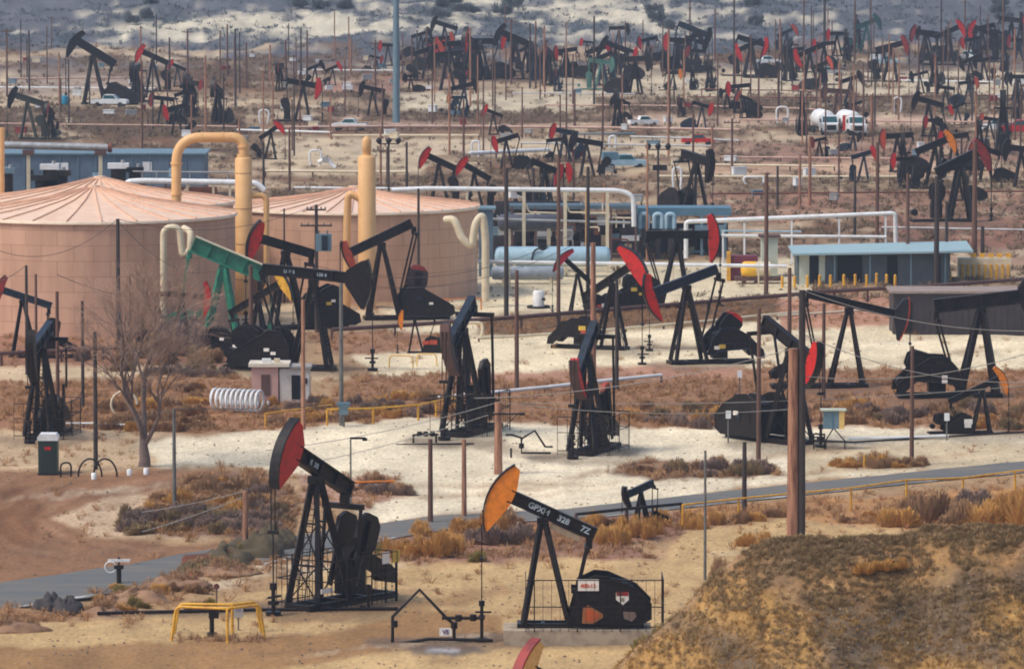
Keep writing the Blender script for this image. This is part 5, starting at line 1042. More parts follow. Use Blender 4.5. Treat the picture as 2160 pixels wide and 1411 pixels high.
# the many thin poles of the far field
rp = random.Random(42)
def clump(x): return .45+.9*math.exp(-((x-1120)/260.)**2)+.8*math.exp(-((x-1900)/330.)**2)+.45*math.exp(-((x-560)/220.)**2)
fixed = [(15, 60, 205), (62, 65, 195), (128, 165, 240), (297, 55, 172), (300, 130, 330), (358, 80, 190), (396, 62, 170), (434, 118, 300), (480, 52, 175), (497, 62, 230), (520, 90, 190), (570, 95, 180), (603, 85, 190), (635, 60, 175), (648, 65, 170), (505, 250, 350), (611, 270, 408), (556, 300, 400),
         (792, 85, 232), (740, 80, 160), (869, 80, 160), (880, 65, 150), (900, 60, 155), (992, 60, 225), (1078, 40, 180), (1118, 50, 190), (1130, 45, 190), (1148, 55, 185), (1212, 190, 270), (1253, 35, 225), (1375, 95, 150), (1410, 60, 330), (1508, 20, 130), (1548, 0, 200), (1600, 160, 260), (1645, 40, 130), (1695, 0, 135), (1740, 0, 130), (1802, 10, 135), (1770, 130, 248),
         (1803, 0, 120), (1836, 0, 60), (1896, 150, 210), (1838, 200, 290), (1975, 160, 215), (2000, 165, 215), (2115, 0, 190), (2140, 60, 160), (2058, 270, 300), (2028, 290, 350), (1305, 60, 160), (948, 155, 330), (978, 210, 340), (858, 300, 400), (817, 310, 395), (803, 270, 395), (1064, 320, 470), (1125, 355, 460), (1462, 240, 345), (1502, 270, 372), (1544, 250, 380), (1640, 350, 440), (1210, 330, 420), (1275, 385, 480), (1455, 0, 110), (1985, 0, 110), (2035, 0, 100)]
for i, (px, top, base) in enumerate(fixed):
    pole(px, top, base, 3.2+base*.005, [WOOD, WOODD, WOOD, WOODR][i % 4], label=['thin brown', 'thin dark', 'thin brown', 'thin reddish brown'][i % 4]+' utility pole of the far field, one of many alike', arm=[(.5, 1.9)] if i % 6 == 0 else None, group='thin utility poles of the far field')
n = 0
while n < 125:
    px = rp.uniform(-60, 2220); base = rp.uniform(100, 330 if rp.random() < .75 else 480)
    if rp.random() > clump(px)/1.4: continue
    if base > 330 and px < 1400: continue
    i = rp.randrange(4); h = rp.uniform(6.5, 10.5)
    pole(px, base-h*S(base), base, 2.0+base*.005, [WOOD, WOODD, WOOD, WOODR][i], label=['thin brown', 'thin dark', 'thin brown', 'thin reddish brown'][i]+' utility pole of the far field, one of many alike', group='thin utility poles of the far field'); n += 1
WIRE = mk('dark_cable', (84, 74, 70), .6)
WIRE2 = mk('pale_cable', (150, 146, 140), .5)
def wire(a, b_, sag, label, r=.022, mat=None, dz=0):
    a = a+Vector((0, 0, dz)); b_ = b_+Vector((0, 0, dz)); pts = []
    for i in range(25): f = i/24; p = a.lerp(b_, f); p.z -= sag*4*f*(1-f); pts.append(p)
    o = MB().path(pts, r, 4).build('power_line', mat or WIRE, None); tag(o, label, 'cable', 'overhead cables')
wire(PTOP['V'], at(-60, 500, 742), 2.2, 'sagging cable left of the tall pole before the nearest tank')
wire(PTOP['V'], at(420, 575, 742), .9, 'cable running right from the tall pole before the nearest tank', dz=-.1)
wire(PTOP['U'], at(-80, 610, 790), .5, 'cable from the leftmost dark pole to the left edge'); wire(PTOP['T'], at(420, 660, 760), .8, 'sagging cable from the reddish pole towards the bare tree', dz=1.2)
wire(PTOP['Q'], at(1000, 830, 1075), .3, 'long cable from the grey pole past the pink hut to the right'); wire(PTOP['Q'], at(150, 900, 1075), .25, 'cable from the grey pole to the left behind the bare tree')
wire(at(560, 950, 1000), PTOP['H'], .35, 'cable rising right to the short thick pinkish pole', mat=WIRE2); wire(at(560, 975, 1000), PTOP['H'], .3, 'lower cable rising right to the short thick pinkish pole', mat=WIRE2, dz=-.6)
wire(PTOP['H'], at(1680, 862, 1000), .5, 'pale cable from the pinkish pole across the pad to the double poles', mat=WIRE2); wire(PTOP['A'], at(1000, 840, 1120), .6, 'pale cable left from the thick light brown pole', mat=WIRE2)
wire(PTOP['A'], at(2300, 640, 1150), 1.2, 'cable from the thick light brown pole towards the right edge', mat=WIRE2, dz=-1.5); wire(PTOP['B'], at(2300, 690, 1150), 1.0, 'cable from the tall dark pole towards the right edge', mat=WIRE2)
wire(PTOP['B'], at(2300, 700, 1150), 1.3, 'lower cable from the tall dark pole towards the right edge', mat=WIRE2, dz=-2.5)
wire(PTOP['B'], PTOP['C'], .3, 'cable between the tall dark pole and the brown pole on its left'); wire(PTOP['X'], PTOP['V'], 1.4, 'cable between the transformer pole and the pole before the nearest tank')
wire(PTOP['X'], PTOP['L'], 2.2, 'cable from the transformer pole past the centre tank', dz=-6); wire(PTOP['X'], PTOP['L'], 2.4, 'second cable from the transformer pole past the centre tank', dz=-5)
wire(at(300, 1080, 1172), PTOP['R_'], .1, 'pale cable over the brush mound to the short rusty pole', mat=WIRE2); wire(at(300, 1110, 1172), PTOP['R_'], .1, 'lower pale cable over the brush mound', mat=WIRE2, dz=-.3)
wire(at(1100, 850, 935), at(2300, 800, 935), .6, 'pale cable crossing before the right pump jacks', mat=WIRE2)
re_ = random.Random(61)
for i in range(85):
    px = re_.uniform(0, 2160); py = re_.uniform(120, 440)
    if py > 330 and 0 < px < 1000: py = re_.uniform(130, 300)
    c_, mt = re_.choice([('white', WHITE), ('white', WHITE), ('grey', GALV), ('cream', CREAM), ('dark red', DRED), ('pale blue', BLUEP)]); t = thing('equipment_box', 'small '+c_+' equipment box on legs in the far field, one of several alike', 'equipment box', G(px, py), re_.uniform(-.5, .5), 'small '+c_+' equipment boxes of the far field')
    w_ = re_.uniform(.6, 1.7); h_ = re_.uniform(.4, .9); MB().box((0, 0, .5+h_/2), (w_, .7, h_)).build('box', mt, t); MB().box((0, 0, .54+h_), (w_+.15, .85, .06)).build('lid', mt, t)
    for x in (-w_*.4, w_*.4): MB().bar((x, 0, -.3), (x, 0, .5), .09).build('leg', BLACK2, t)
railing('rusty pipe rail along the pale strip of the far field, right of centre', [(1480, 208), (1560, 209), (1635, 210), (1710, 210), (1790, 211)], 1.5, .08, RUST, RUST)
# ---------------------------------------------------------------- vehicles
def wheels(t, xs, y, r=.38, w_=.25):
    for x in xs:
        for sy in (-1, 1): MB().tube((x, sy*y-w_/2, r), (x, sy*y+w_/2, r), r, n=14).build('wheel', RUBBER, t)
def pickup(label, px, py, az, mat, s_=1.0, bed=True, group='vehicles parked in the field', load=None):
    t = thing('pickup_truck', label, 'pickup truck', G(px, py), R(az), group); s_ *= .86; t.scale = (s_, s_, s_)
    MB().prism([(2.7, .5), (2.75, .95), (2.6, 1.12), (1.35, 1.2), (-2.75, 1.2), (-2.8, .5)], -.95, .95).build('body', mat, t)
    MB().prism([(1.35, 1.2), (.65, 1.85), (-.75, 1.88), (-1.05, 1.2)], -.84, .84).build('cab', mat, t)
    MB().prism([(1.16, 1.26), (.62, 1.78), (-.7, 1.8), (-.92, 1.26)], -.86, .86).build('side_window', GLASS, t)
    MB().add([(1.38, -.75, 1.24), (1.38, .75, 1.24), (.72, .7, 1.83), (.72, -.7, 1.83)], [(0, 1, 2, 3)]).build('windscreen', GLASS, t)
    MB().box((-1.95, 0, 1.16), (1.6, 1.6, .12)).build('bed', BLACK2, t); MB().box((2.78, 0, .62), (.12, 1.8, .2)).build('bumper', GALV, t)
    for sy in (-1, 1): MB().box((2.74, sy*.7, .9), (.08, .3, .18)).build('headlight', WHITE, t)
    wheels(t, (1.75, -1.75), .88)
    if load: MB().box((-1.9, 0, 1.7), (1.8, 1.7, .9)).build('canopy', load, t)
    return t
def tanker(label, px, py, az, red=False):
    t = thing('tanker_truck', label, 'tanker truck', G(px, py), R(az), 'vehicles parked in the field')
    m = MB(); m.prism([(3.9, .6), (3.95, 1.5), (2.9, 1.7), (2.5, 2.55), (1.0, 2.6), (1.0, .6)], -1.15, 1.15); m.build('cab', WHITE, t)
    MB().add([(2.94, -1.0, 1.74), (2.94, 1.0, 1.74), (2.56, .95, 2.5), (2.56, -.95, 2.5)], [(0, 1, 2, 3)]).build('windscreen', GLASS, t)
    MB().box((3.98, 0, 1.05), (.08, 1.3, .7)).build('grille', BLACK2, t); MB().box((4.0, 0, .6), (.2, 2.3, .25)).build('bumper', GALV, t)
    for sy in (-1, 1): MB().box((3.97, sy*.95, 1.1), (.08, .3, .25)).build('headlight', SIGNW, t); MB().box((2.9, sy*1.35, 2.0), (.1, .2, .5)).build('mirror', BLACK2, t)
    M_ = Matrix.Translation((-2.2, 0, 2.0)) @ Matrix.Rotation(math.pi/2, 4, 'Y'); m = MB(); m.lathe([(.02, -2.9), (1.0, -2.7), (1.25, -2.4), (1.25, 2.4), (1.0, 2.7), (.02, 2.9)], n=24); m.v = [tuple(M_ @ Vector(v)) for v in m.v]; m.build('tank', WHITE, t)
    if red: MB().box((.9, -1.2, 1.7), (.25, .6, 2.0)).build('red_panel', REDP, t)
    MB().box((-1.8, 0, .75), (6.4, 1.0, .25)).build('chassis', BLACK2, t); wheels(t, (3.0, -3.2, -4.2), 1.05, .5, .3)
    return t
tanker('white tanker truck facing the viewer, left of two in mid field', 1742, 286, -82); tanker('white tanker truck with a red side panel, right of two in mid field', 1797, 288, -80, True)
pickup('white pickup parked under the tall upper left pump jacks', 232, 230, -8, WHITE, 1.15); pickup('white pickup before the small red-headed pump jack, left of the blue-grey mast', 738, 280, 170, WHITE, 1.05)
pickup('white pickup facing the viewer on the pale strip, upper right', 2045, 128, -60, WHITE, 1.15); pickup('white and blue pickup on the upper right strip, left of the big cluster', 1868, 138, 0, BLUEV, 1.1, load=WHITE)
pickup('white pickup near the right edge beside a red one', 2105, 282, 175, WHITE, 1.1); pickup('red pickup cut by the right edge in mid field', 2155, 290, 178, REDP, 1.3, load=REDP)
pickup('white pickup behind the small A-frame in mid field', 1358, 268, 15, WHITE, .9); pickup('bright red pickup on the mid-field road', 1472, 306, 5, REDP, .9); pickup('pale blue service truck loaded with boxes, above the overhead white pipe', 1318, 358, 8, BLUEV, 1.15, load=BLUEC)
pickup('white pickup among the trucks below the stacked dark guards', 1618, 140, 4, WHITE, 1.05); pickup('grey pickup in the upper right field left of the fence', 1748, 160, 5, GALV, .95)
t = thing('small_tank', 'small turquoise tank left of the white pickup, upper left', 'tank', G(134, 226)); MB().lathe([(.7, .3), (.75, 1.3), (.5, 1.6), (.05, 1.65)], n=16).build('shell', TURQ, t); MB().box((0, 0, .15), (1.9, 1.2, .3)).build('skid', BLACK2, t); MB().tube((.6, -.3, .6), (1.0, -.5, .9), .2, n=8).build('nozzle', BLUEC, t)
# ---------------------------------------------------------------- hill at the front right
hx = np.linspace(2.5, 34, 190); hy = np.concatenate([np.linspace(196, 212, 18)[:-1], np.linspace(212, 250, 170)])
sil = [(900, 1640), (1150, 1520), (1290, 1418), (1345, 1362), (1430, 1296), (1510, 1212), (1560, 1170), (1620, 1140), (1700, 1132), (1800, 1134), (1900, 1130), (1960, 1114), (2080, 1110), (2160, 1114), (2400, 1118), (2900, 1120)]
YR = 232.0
HX, HY = np.meshgrid(hx, hy)
pxr = CX+HX/YR*F/1.006
zr = np.interp(pxr, [a for a, b_ in sil], [rowz(b_, YR) for a, b_ in sil])
gul = fbm(HX/1.6, HY/3.4, 71, 4); gul2 = fbm(HX/.45, HY/.8, 73, 3)
front = np.clip(YR-HY, 0, None); back = np.clip(HY-YR, 0, None)
HZ = zr-.50*front-.30*back-np.clip(front, 0, 3)*.0+gul*.55*np.clip(front/3., .12, 1)+gul2*.14*np.clip(front/1.5, .35, 1)-np.exp(-((pxr-1935)/70.)**2)*np.clip(front/4., 0, 1)*.8
HZ = np.maximum(HZ, -1.5)
vs = np.stack([HX, HY, HZ], -1).reshape(-1, 3); ny, nx = HX.shape
me = bpy.data.meshes.new('hill'); me.from_pydata(vs.tolist(), [], [(i*nx+j, i*nx+j+1, (i+1)*nx+j+1, (i+1)*nx+j) for i in range(ny-1) for j in range(nx-1)]); me.polygons.foreach_set('use_smooth', [True]*len(me.polygons))
row_h = (HC-HZ)/HY*F-335
nn = fbm(HX/2.2, HZ/1.0, 81, 5); n3 = fbm(HX/.7, HZ/.4, 85, 3)
hc = np.zeros(HX.shape+(3,)); hc[:] = srgb((164, 126, 82))
hc = np.where((nn > -.02)[..., None], srgb((128, 102, 74)), hc); hc = np.where((nn > .22)[..., None], srgb((104, 88, 70)), hc)
och = (row_h > 1300+60*np.sin(pxr/90.)+90*nn) & (nn < .18); hc = np.where(och[..., None], srgb((160, 124, 74)), hc)
hc = np.where((n3 > .42)[..., None] & (nn < .1)[..., None], srgb((172, 142, 98)), hc)
hc = np.where((front < .25)[..., None], srgb((150, 122, 92)), hc)
for i in range(3): hc[..., i] = blur(hc[..., i], 1)
ca = me.color_attributes.new('soil', 'FLOAT_COLOR', 'POINT'); ca.data.foreach_set('color', np.concatenate([hc.reshape(-1, 3), np.ones((nx*ny, 1))], 1).ravel())
me.materials.append(soil_mat('brushy_hill_soil', 1.1, .9, .28, 7)); o = bpy.data.objects.new('hill', me); C.objects.link(o); tag(o, 'dark brushy hillside with ochre patches at the lower right', None, kind='structure')
def hill_at(x, y):
    i = np.searchsorted(hy, y)-1; j = np.searchsorted(hx, x)-1
    i = min(max(i, 0), ny-2); j = min(max(j, 0), nx-2); fy = (y-hy[i])/(hy[i+1]-hy[i]); fx = (x-hx[j])/(hx[j+1]-hx[j])
    return HZ[i, j]*(1-fx)*(1-fy)+HZ[i, j+1]*fx*(1-fy)+HZ[i+1, j]*(1-fx)*fy+HZ[i+1, j+1]*fx*fy
# ---------------------------------------------------------------- brush
def tuft(m, p, r, h, n, rg, wd=.05, droop=.0):
    for i in range(n):
        a = rg.uniform(0, 2*math.pi); e = rg.uniform(.15, 1.35) ; L = rg.uniform(.65, 1.05)
        dx, dy, dz = math.cos(a)*math.cos(e)*r*L, math.sin(a)*math.cos(e)*r*L, math.sin(e)*h*L
        bx, by = p[0]+dx*rg.uniform(.1, .45), p[1]+dy*rg.uniform(.1, .45); bz = p[2]+dz*rg.uniform(0, .35)-.03
        tx, ty, tz = p[0]+dx, p[1]+dy, p[2]+dz
        w_ = wd*rg.uniform(.5, 1.3); px_, py_ = -math.sin(a+rg.uniform(-1, 1))*w_, math.cos(a+rg.uniform(-1, 1))*w_
        o = len(m.v); m.v += [(bx-px_*.5, by-py_*.5, bz), (bx+px_*.5, by+py_*.5, bz), (tx+px_, ty+py_, tz), (tx-px_*.6, ty, tz+w_*.8)]; m.f.append((o, o+1, o+2, o+3)); m.sm.append(False)
def shrub_proto(seed, n):
    m = MB(); rg = random.Random(seed)
    for k_ in range(8):
        a = rg.uniform(0, 6.28); d = rg.uniform(.2, .75) if k_ else 0; tuft(m, (d*math.cos(a), d*math.sin(a), 0), rg.uniform(.3, .6), rg.uniform(.4, 1.05), n//8, rg, rg.choice([.012, .02, .03]))
    me = bpy.data.meshes.new('shrub'); me.from_pydata(m.v, [], m.f); return me
protos = [shrub_proto(i, 2600) for i in range(4)]
SM = {'golden orange': SH_OR, 'reddish brown': SH_RD, 'mauve-grey': SH_MV, 'olive-yellow': SH_YG, 'dark olive': SH_DK}
pm = {}
for nm, mt in SM.items():
    for i, p_ in enumerate(protos): q_ = p_.copy(); q_.materials.append(mt); pm[nm, i] = q_
rb = random.Random(9)
def shrub(px, py, w_, h, kindc, where, z=None, loc=None):
    p = loc if loc is not None else G(px, py); o = bpy.data.objects.new('shrub', pm[kindc, rb.randrange(4)]); C.objects.link(o); s_ = S(py) if loc is None else 50
    o.location = p-Vector((0, 0, .05)); o.scale = (w_/s_/1.9, w_/s_/1.9, h/s_*.95); o.rotation_euler.z = rb.uniform(0, 6.28)
    tag(o, kindc+' dry shrub '+where, 'shrub', 'dry shrubs '+where)
W1 = 'in the cluster between the two front pump jacks'
for a in [(900, 1182, 110, 62, 'golden orange'), (845, 1178, 80, 48, 'golden orange'), (945, 1170, 80, 50, 'golden orange'), (895, 1128, 70, 36, 'golden orange'), (1003, 1186, 50, 28, 'olive-yellow'), (980, 1130, 90, 45, 'golden orange'), (1035, 1118, 90, 52, 'golden orange'), (1080, 1106, 90, 44, 'reddish brown'), (1060, 1150, 110, 48, 'mauve-grey'), (1000, 1148, 90, 40, 'mauve-grey'), (1110, 1140, 90, 42, 'mauve-grey'), (810, 1172, 50, 34, 'olive-yellow')]: shrub(*a, W1)
W2 = 'along the rail right of the orange-headed pump jack'
for a in [(1250, 1115, 80, 46, 'golden orange'), (1300, 1138, 90, 50, 'golden orange'), (1350, 1128, 80, 44, 'golden orange'), (1400, 1105, 80, 40, 'golden orange'), (1465, 1112, 70, 44, 'golden orange'), (1510, 1104, 60, 36, 'golden orange'), (1560, 1102, 60, 32, 'reddish brown'), (1600, 1100, 50, 26, 'golden orange'), (1640, 1092, 60, 24, 'reddish brown'), (1285, 1108, 60, 30, 'reddish brown'), (1210, 1118, 60, 26, 'reddish brown')]: shrub(*a, W2)
W3 = 'behind the top of the front hill at right'
for a in [(1900, 1112, 110, 50, 'golden orange'), (1960, 1100, 130, 76, 'reddish brown'), (2020, 1108, 110, 70, 'reddish brown'), (2090, 1112, 130, 66, 'golden orange'), (2150, 1110, 130, 84, 'golden orange'), (2050, 1070, 100, 44, 'mauve-grey'), (2120, 1075, 100, 50, 'golden orange'), (1930, 1080, 80, 40, 'reddish brown'), (1790, 1102, 60, 22, 'reddish brown'), (1840, 1096, 60, 22, 'golden orange'), (2190, 1070, 110, 60, 'golden orange')]: shrub(*a, W3)
W4 = 'on the brush mound left of the red-headed pump jack'
for i in range(85): px = rb.uniform(275, 600); py = 1132-abs(rb.gauss(0, 1))*48*(1-abs(px-450)/330.)-rb.uniform(0, 20); shrub(px, py, rb.uniform(50, 95), rb.uniform(22, 40), rb.choice(['mauve-grey', 'mauve-grey', 'dark olive'] if py > 1095 else ['reddish brown', 'golden orange', 'reddish brown', 'mauve-grey']), W4)
for i in range(30): px = rb.uniform(400, 600); shrub(px, 1222-(px-400)*.45+rb.uniform(-8, 8), rb.uniform(40, 70), rb.uniform(20, 36), rb.choice(['olive-yellow', 'dark olive', 'olive-yellow', 'reddish brown']), 'over the rusty culvert beside the road')
for i in range(16): px = rb.uniform(1300, 1650); shrub(px, 1003+rb.uniform(-12, 4), rb.uniform(50, 80), rb.uniform(22, 38), rb.choice(['mauve-grey', 'reddish brown', 'dark olive']), 'in the strip on the pale pad left of the double poles')
for i in range(9): shrub(rb.uniform(1775, 1960), 984+rb.uniform(-6, 3), rb.uniform(40, 60), rb.uniform(16, 28), rb.choice(['golden orange', 'reddish brown']), 'around the yellow marker posts by the road')
for i in range(8): shrub(rb.uniform(700, 850), 1030+rb.uniform(-8, 20), rb.uniform(40, 70), rb.uniform(16, 32), rb.choice(['reddish brown', 'mauve-grey']), 'behind the small rusty rail')
shrub(795, 1026, 60, 40, 'reddish brown', 'tallest behind the small rusty rail')
for i in range(34):
    px = rb.uniform(560, 960); shrub(px, 893-(px-560)*.05+rb.uniform(-35, 2), rb.uniform(40, 70), rb.uniform(16, 30), rb.choice(['reddish brown', 'golden orange', 'mauve-grey']), 'along the long yellow rail')
for i in range(60):
    px = rb.uniform(1310, 2180); shrub(px, 903+rb.uniform(-44, 4), rb.uniform(40, 80), rb.uniform(18, 36), rb.choice(['reddish brown', 'golden orange', 'mauve-grey', 'dark olive', 'reddish brown']), 'in the brush belt behind the right pads')
for i in range(26): shrub(rb.uniform(230, 430), rb.uniform(820, 915), rb.uniform(50, 90), rb.uniform(20, 36), rb.choice(['reddish brown', 'golden orange', 'reddish brown']), 'around the foot of the bare tree')
for i in range(16): shrub(rb.uniform(170, 460), rb.uniform(735, 795), rb.uniform(50, 90), rb.uniform(20, 40), rb.choice(['mauve-grey', 'reddish brown', 'dark olive']), 'before the nearest storage tank')
for i in range(5): shrub(395+rb.uniform(-60, 30), 745+rb.uniform(-10, 10), 110, 80, 'mauve-grey', 'tall and bare left of the black guard')
for i in range(14): shrub(rb.uniform(160, 480), rb.uniform(1235, 1290), rb.uniform(30, 60), rb.uniform(16, 30), rb.choice(['olive-yellow', 'golden orange', 'reddish brown']), 'on the dirt heaps by the road')
shrub(1322, 1120, 60, 48, 'golden orange', 'before the very small pump jack'); shrub(1372, 1121, 60, 46, 'golden orange', 'before the very small pump jack')
for a in [(1530, 1228, 70, 60, 'reddish brown'), (1395, 1372, 120, 70, 'olive-yellow'), (1345, 1405, 110, 50, 'golden orange'), (1590, 1150, 80, 36, 'golden orange'), (1440, 1320, 80, 40, 'olive-yellow')]: shrub(*a, 'along the left foot of the front hill')
# ground cover as one mass
def ground_cover(name, label, mat, N, x0, x1, y0, y1, seed, hmin, hmax, nb, dens=None, wd=.05):
    m = MB(); rg = random.Random(seed); k_ = 0; tries = 0
    while k_ < N and tries < N*14:
        tries += 1; px = rg.uniform(x0, x1); py = rg.uniform(y0, y1); d_ = float(samp(scrub, px, py))
        if rg.random() > (d_ if dens is None else dens(px, py, d_)): continue
        if abs(py-float(np.interp(px, [q_[0] for q_ in road_c], [q_[1] for q_ in road_c]))) < 21: continue
        p = G(px, py); h = rg.uniform(hmin, hmax); tuft(m, p, h*rg.uniform(1.0, 1.9), h, nb, rg, wd*h); k_ += 1
    me = bpy.data.meshes.new(name); me.from_pydata(m.v, [], m.f); me.materials.append(mat); o = bpy.data.objects.new(name, me); C.objects.link(o); tag(o, label, 'brush', None, 'stuff')
SC_A = mk('mixed_brown_scrub', (124, 96, 68), .9, 0, (92, 74, 58), .5, .25, island=1, c2=(120, 106, 84)); SC_B = mk('warm_dry_scrub', (180, 130, 78), .9, 0, (138, 102, 68), .5, .2, island=1, c2=(150, 118, 86))
ground_cover('scrub', 'low dry brush scattered between the front pads', SC_B, 8500, -50, 2210, 640, 1330, 101, .12, .5, 34, None, .045)
ground_cover('scrub', 'low brown brush covering the mid field', SC_A, 9000, -50, 2210, 230, 640, 102, .25, .7, 22, None, .075)
ground_cover('scrub', 'grey-brown brush of the far field', SC_A, 4500, -50, 2210, 105, 240, 103, .3, .8, 14, None, .1)
ground_cover('scrub', 'bluish brush on the distant slope', SH_BL, 4200, -50, 2210, -10, 110, 104, .25, .8, 10, None, .13)
heaps = [(215, 1288, 45), (290, 1262, 75), (375, 1244, 70), (470, 1222, 80), (30, 1330, 60), (430, 1205, 55), (480, 1188, 60), (535, 1172, 60), (585, 1155, 50)]
m = MB(); rg = random.Random(66)
for hx_, hy_, hw_ in heaps:
    for i in range(70):
        a_ = rg.gauss(0, .45); q_ = G(hx_+a_*hw_, hy_+rg.uniform(-4, 3)); tuft(m, (q_.x, q_.y, q_.z+max(0, 1-a_*a_)*rg.uniform(.15, .7)), rg.uniform(.15, .45), rg.uniform(.15, .45), 24, rg, .014)
for hx_ in (385, 420, 455, 470, 505, 540, 548):
    for i in range(10): q_ = G(hx_+rg.gauss(0, 12), 1352+rg.uniform(-8, 4)); tuft(m, q_, rg.uniform(.15, .4), rg.uniform(.15, .4), 26, rg, .012)
me = bpy.data.meshes.new('weeds'); me.from_pydata(m.v, [], m.f); me.materials.append(SH_RD); o = bpy.data.objects.new('weeds', me); C.objects.link(o); tag(o, 'dry weeds on the dirt heaps and around the yellow barriers', 'weeds', None, 'stuff')
ms = MB(); rg = random.Random(55)
for i in range(5200):
    px = rg.uniform(-40, 2200); py = rg.uniform(640, 1420) if i % 3 else rg.uniform(150, 640); p = G(px, py); a_ = rg.uniform(.03, .1)*(1 if py > 640 else 2.2)
    o_ = len(ms.v); ms.v += [tuple(p+Vector((dx*a_*rg.uniform(.6, 1.6), dy*a_*rg.uniform(.6, 1.4), dz*a_*rg.uniform(.6, 1.2)))) for dx, dy, dz in ((1, 0, 0), (0, 1, 0), (-1, 0, 0), (0, -1, 0), (0, 0, 1), (0, 0, -.5))]
    ms.f += [tuple(o_+k for k in f) for f in ((0, 1, 4), (1, 2, 4), (2, 3, 4), (3, 0, 4), (1, 0, 5), (2, 1, 5), (3, 2, 5), (0, 3, 5))]; ms.sm += [False]*8
o = ms.build('stones', mk('scattered_stones', (150, 128, 102), .9, 0, (110, 92, 76), .5, 1, island=1, c2=(90, 76, 64)), None); tag(o, 'small stones and clods scattered over the dirt', 'stones', None, 'stuff')
for i in range(22):
    px = rb.choice([960, 985, 1110, 1340, 1420, 1590, 620, 700, 2140, 300, 1060])+rb.uniform(-40, 40); py = rb.uniform(8, 62); p = G(px, py); m = MB(); rg = random.Random(300+i)
    for k_ in range(9): tuft(m, (rg.uniform(-1.5, 1.5), rg.uniform(-1, 1), rg.uniform(0, .8)), 1.2, rg.uniform(1.0, 2.2), 110, rg, .06)
    o = m.build('desert_tree', SH_BL, None, p); tag(o, 'small blue-green desert tree on the distant slope', 'tree', 'small trees on the distant slope')
# tufts on the hill
def hill_cover(name, label, mat, N, seed, cond, h0, h1, nb):
    m = MB(); rg = random.Random(seed); k_ = 0; tr = 0
    while k_ < N and tr < N*20:
        tr += 1; x = rg.uniform(4, 32); y = rg.uniform(218, 236); z = hill_at(x, y); px = CX+x/y*F; row = (HC-z)/y*F-335
        if not cond(x, y, row, rg, px): continue
        h = rg.uniform(h0, h1); tuft(m, (x, y, z), h*1.3, h, nb, rg, .055*h); k_ += 1
    me = bpy.data.meshes.new(name); me.from_pydata(m.v, [], m.f); me.materials.append(mat); o = bpy.data.objects.new(name, me); C.objects.link(o); tag(o, label, 'brush', None, 'stuff')
hn = lambda x, row: float(fbm(np.array(x/2.2), np.array(row/60.), 91, 4))
hill_cover('hill_brush', 'dark grey burnt brush on the front hill', SH_DK, 7500, 1, lambda x, y, r_, g, px: y < 232.5 and hn(x, r_) > -.08 and g.random() < .85-(r_-1130)/420., .07, .24, 26)
hill_cover('hill_brush', 'ochre dry brush on the lower front hill', mk('ochre_hill_brush', (184, 142, 76), .9, 0, (148, 110, 62), .5, 1, island=1, c2=(140, 110, 62)), 6500, 2, lambda x, y, r_, g, px: r_ > 1270+g.uniform(-40, 60) and hn(x, r_) < .15, .07, .2, 22)
hill_cover('hill_brush', 'reddish dry brush scattered over the front hill', SH_RD, 4200, 3, lambda x, y, r_, g, px: True, .06, .18, 20)
ms = MB(); rg = random.Random(56)
for i in range(1500):
    x = rg.uniform(4, 30); y = rg.uniform(219, 232); p = Vector((x, y, hill_at(x, y))); a_ = rg.uniform(.02, .09)
    o_ = len(ms.v); ms.v += [tuple(p+Vector((dx*a_*rg.uniform(.6, 1.6), dy*a_*rg.uniform(.6, 1.4), dz*a_*rg.uniform(.6, 1.2)))) for dx, dy, dz in ((1, 0, 0), (0, 1, 0), (-1, 0, 0), (0, -1, 0), (0, 0, 1), (0, 0, -.5))]
    ms.f += [tuple(o_+k for k in f) for f in ((0, 1, 4), (1, 2, 4), (2, 3, 4), (3, 0, 4), (1, 0, 5), (2, 1, 5), (3, 2, 5), (0, 3, 5))]; ms.sm += [False]*8
o = ms.build('stones', mk('hill_stones', (176, 150, 116), .9, 0, (120, 98, 76), .5, 1, island=1, c2=(110, 92, 74)), None); tag(o, 'small pale stones scattered over the front hill', 'stones', None, 'stuff')
for i, (px, row) in enumerate([(1870, 1205), (1830, 1208), (1890, 1200)]):
    y = 229.0; x = y*(px-CX)/F; lo = 222.0
    for k_ in range(60):
        y = 232-k_*.15; x = y*(px-CX)/F
        if (HC-hill_at(x, y))/y*F-335 >= row: break
    shrub(0, 0, 60, 26, 'golden orange', 'on the upper face of the front hill', loc=Vector((x, y, hill_at(x, y))))
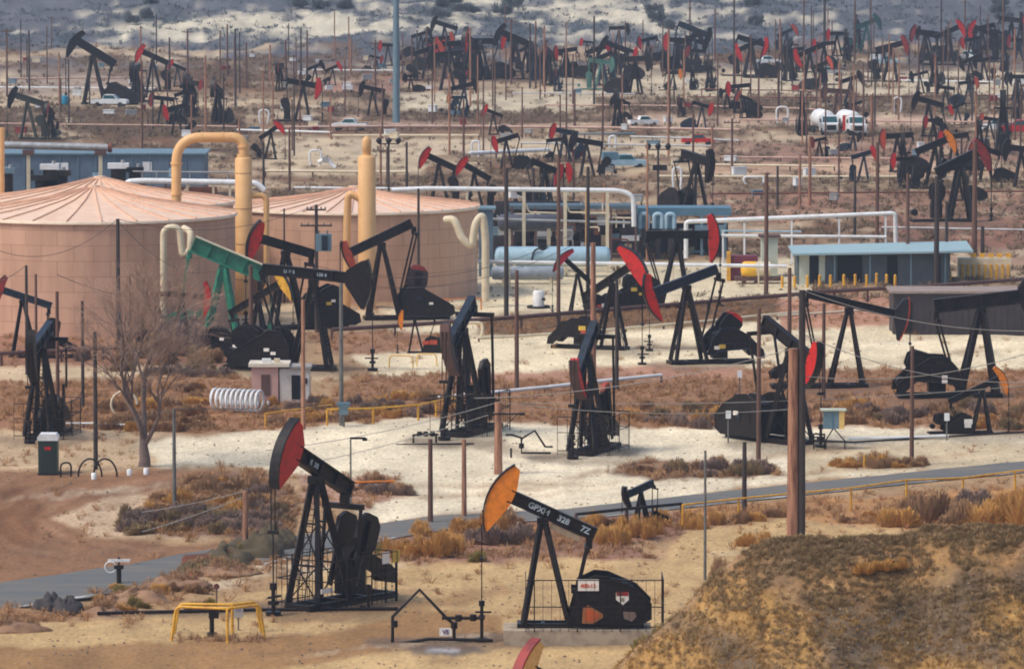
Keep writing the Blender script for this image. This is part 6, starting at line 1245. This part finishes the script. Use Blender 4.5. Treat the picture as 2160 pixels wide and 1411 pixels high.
# ---------------------------------------------------------------- bare tree
rt = random.Random(3)
def grow(m, tw, p, d, L, r, lev):
    q_ = p+d*L*.5+Vector((rt.uniform(-1, 1), rt.uniform(-1, 1), rt.uniform(-.5, .5)))*L*.06; e = q_+(d+Vector((rt.uniform(-1, 1), rt.uniform(-1, 1), rt.uniform(-.2, .6)))*.12).normalized()*L*.5
    (m if lev > 2 else tw).path([p, q_, e], max(r, .008), 6 if lev > 3 else 3, max(r*.62, .006), caps=False)
    if lev == 0: return
    for i in range(3 if lev > 4 else rt.choice([2, 3, 3])):
        a = rt.uniform(0, 2*math.pi); sp_ = rt.uniform(.28, .62); u = d.orthogonal().normalized(); v = d.cross(u)
        nd = (d+(u*math.cos(a)+v*math.sin(a))*sp_+Vector((0, 0, .07))).normalized()
        grow(m, tw, e if i else q_.lerp(e, rt.uniform(.5, 1)), nd, L*rt.uniform(.62, .86), r*.58, lev-1)
def tree(label, px, py, sc_, lev):
    t = thing('bare_tree', label, 'tree', G(px, py)); m = MB(); tw = MB()
    th_ = 2.3*sc_
    for i in range(5):
        a = i*1.3+.3; d = Vector((math.cos(a)*.55*(i > 0), math.sin(a)*.55*(i > 0), 1)).normalized(); grow(m, tw, Vector((math.cos(a)*.05, math.sin(a)*.05, th_*(1-.13*i))), d, 2.6*sc_*(1-.06*i), .15*sc_, lev)
    m.path([(0, 0, -.2), (.05, 0, .5), (-.03, 0, 1.3), (0, 0, th_)], .36*sc_, 10, .17*sc_); m.build('trunk', BARK, t); tw.build('twigs', TWIG, t)
tree('large leafless tree with a pale twiggy crown before the nearest storage tank', 304, 985, 1.2, 7)
# ---------------------------------------------------------------- haze
hb = MB().box((0, 1000, 66), (3000, 2100, 138)).build('haze', None or bpy.data.materials.new('haze_air'), None)
hm = hb.data.materials[0]; hm.use_nodes = True; n = hm.node_tree.nodes; n.remove(n['Principled BSDF']); pv = n.new('ShaderNodeVolumePrincipled'); pv.inputs['Color'].default_value = (.62, .74, .92, 1); pv.inputs['Density'].default_value = .00014; pv.inputs['Anisotropy'].default_value = 0
hm.node_tree.links.new(pv.outputs[0], n['Material Output'].inputs['Volume']); tag(hb, 'pale bluish haze over the oil field', None, None, 'stuff')
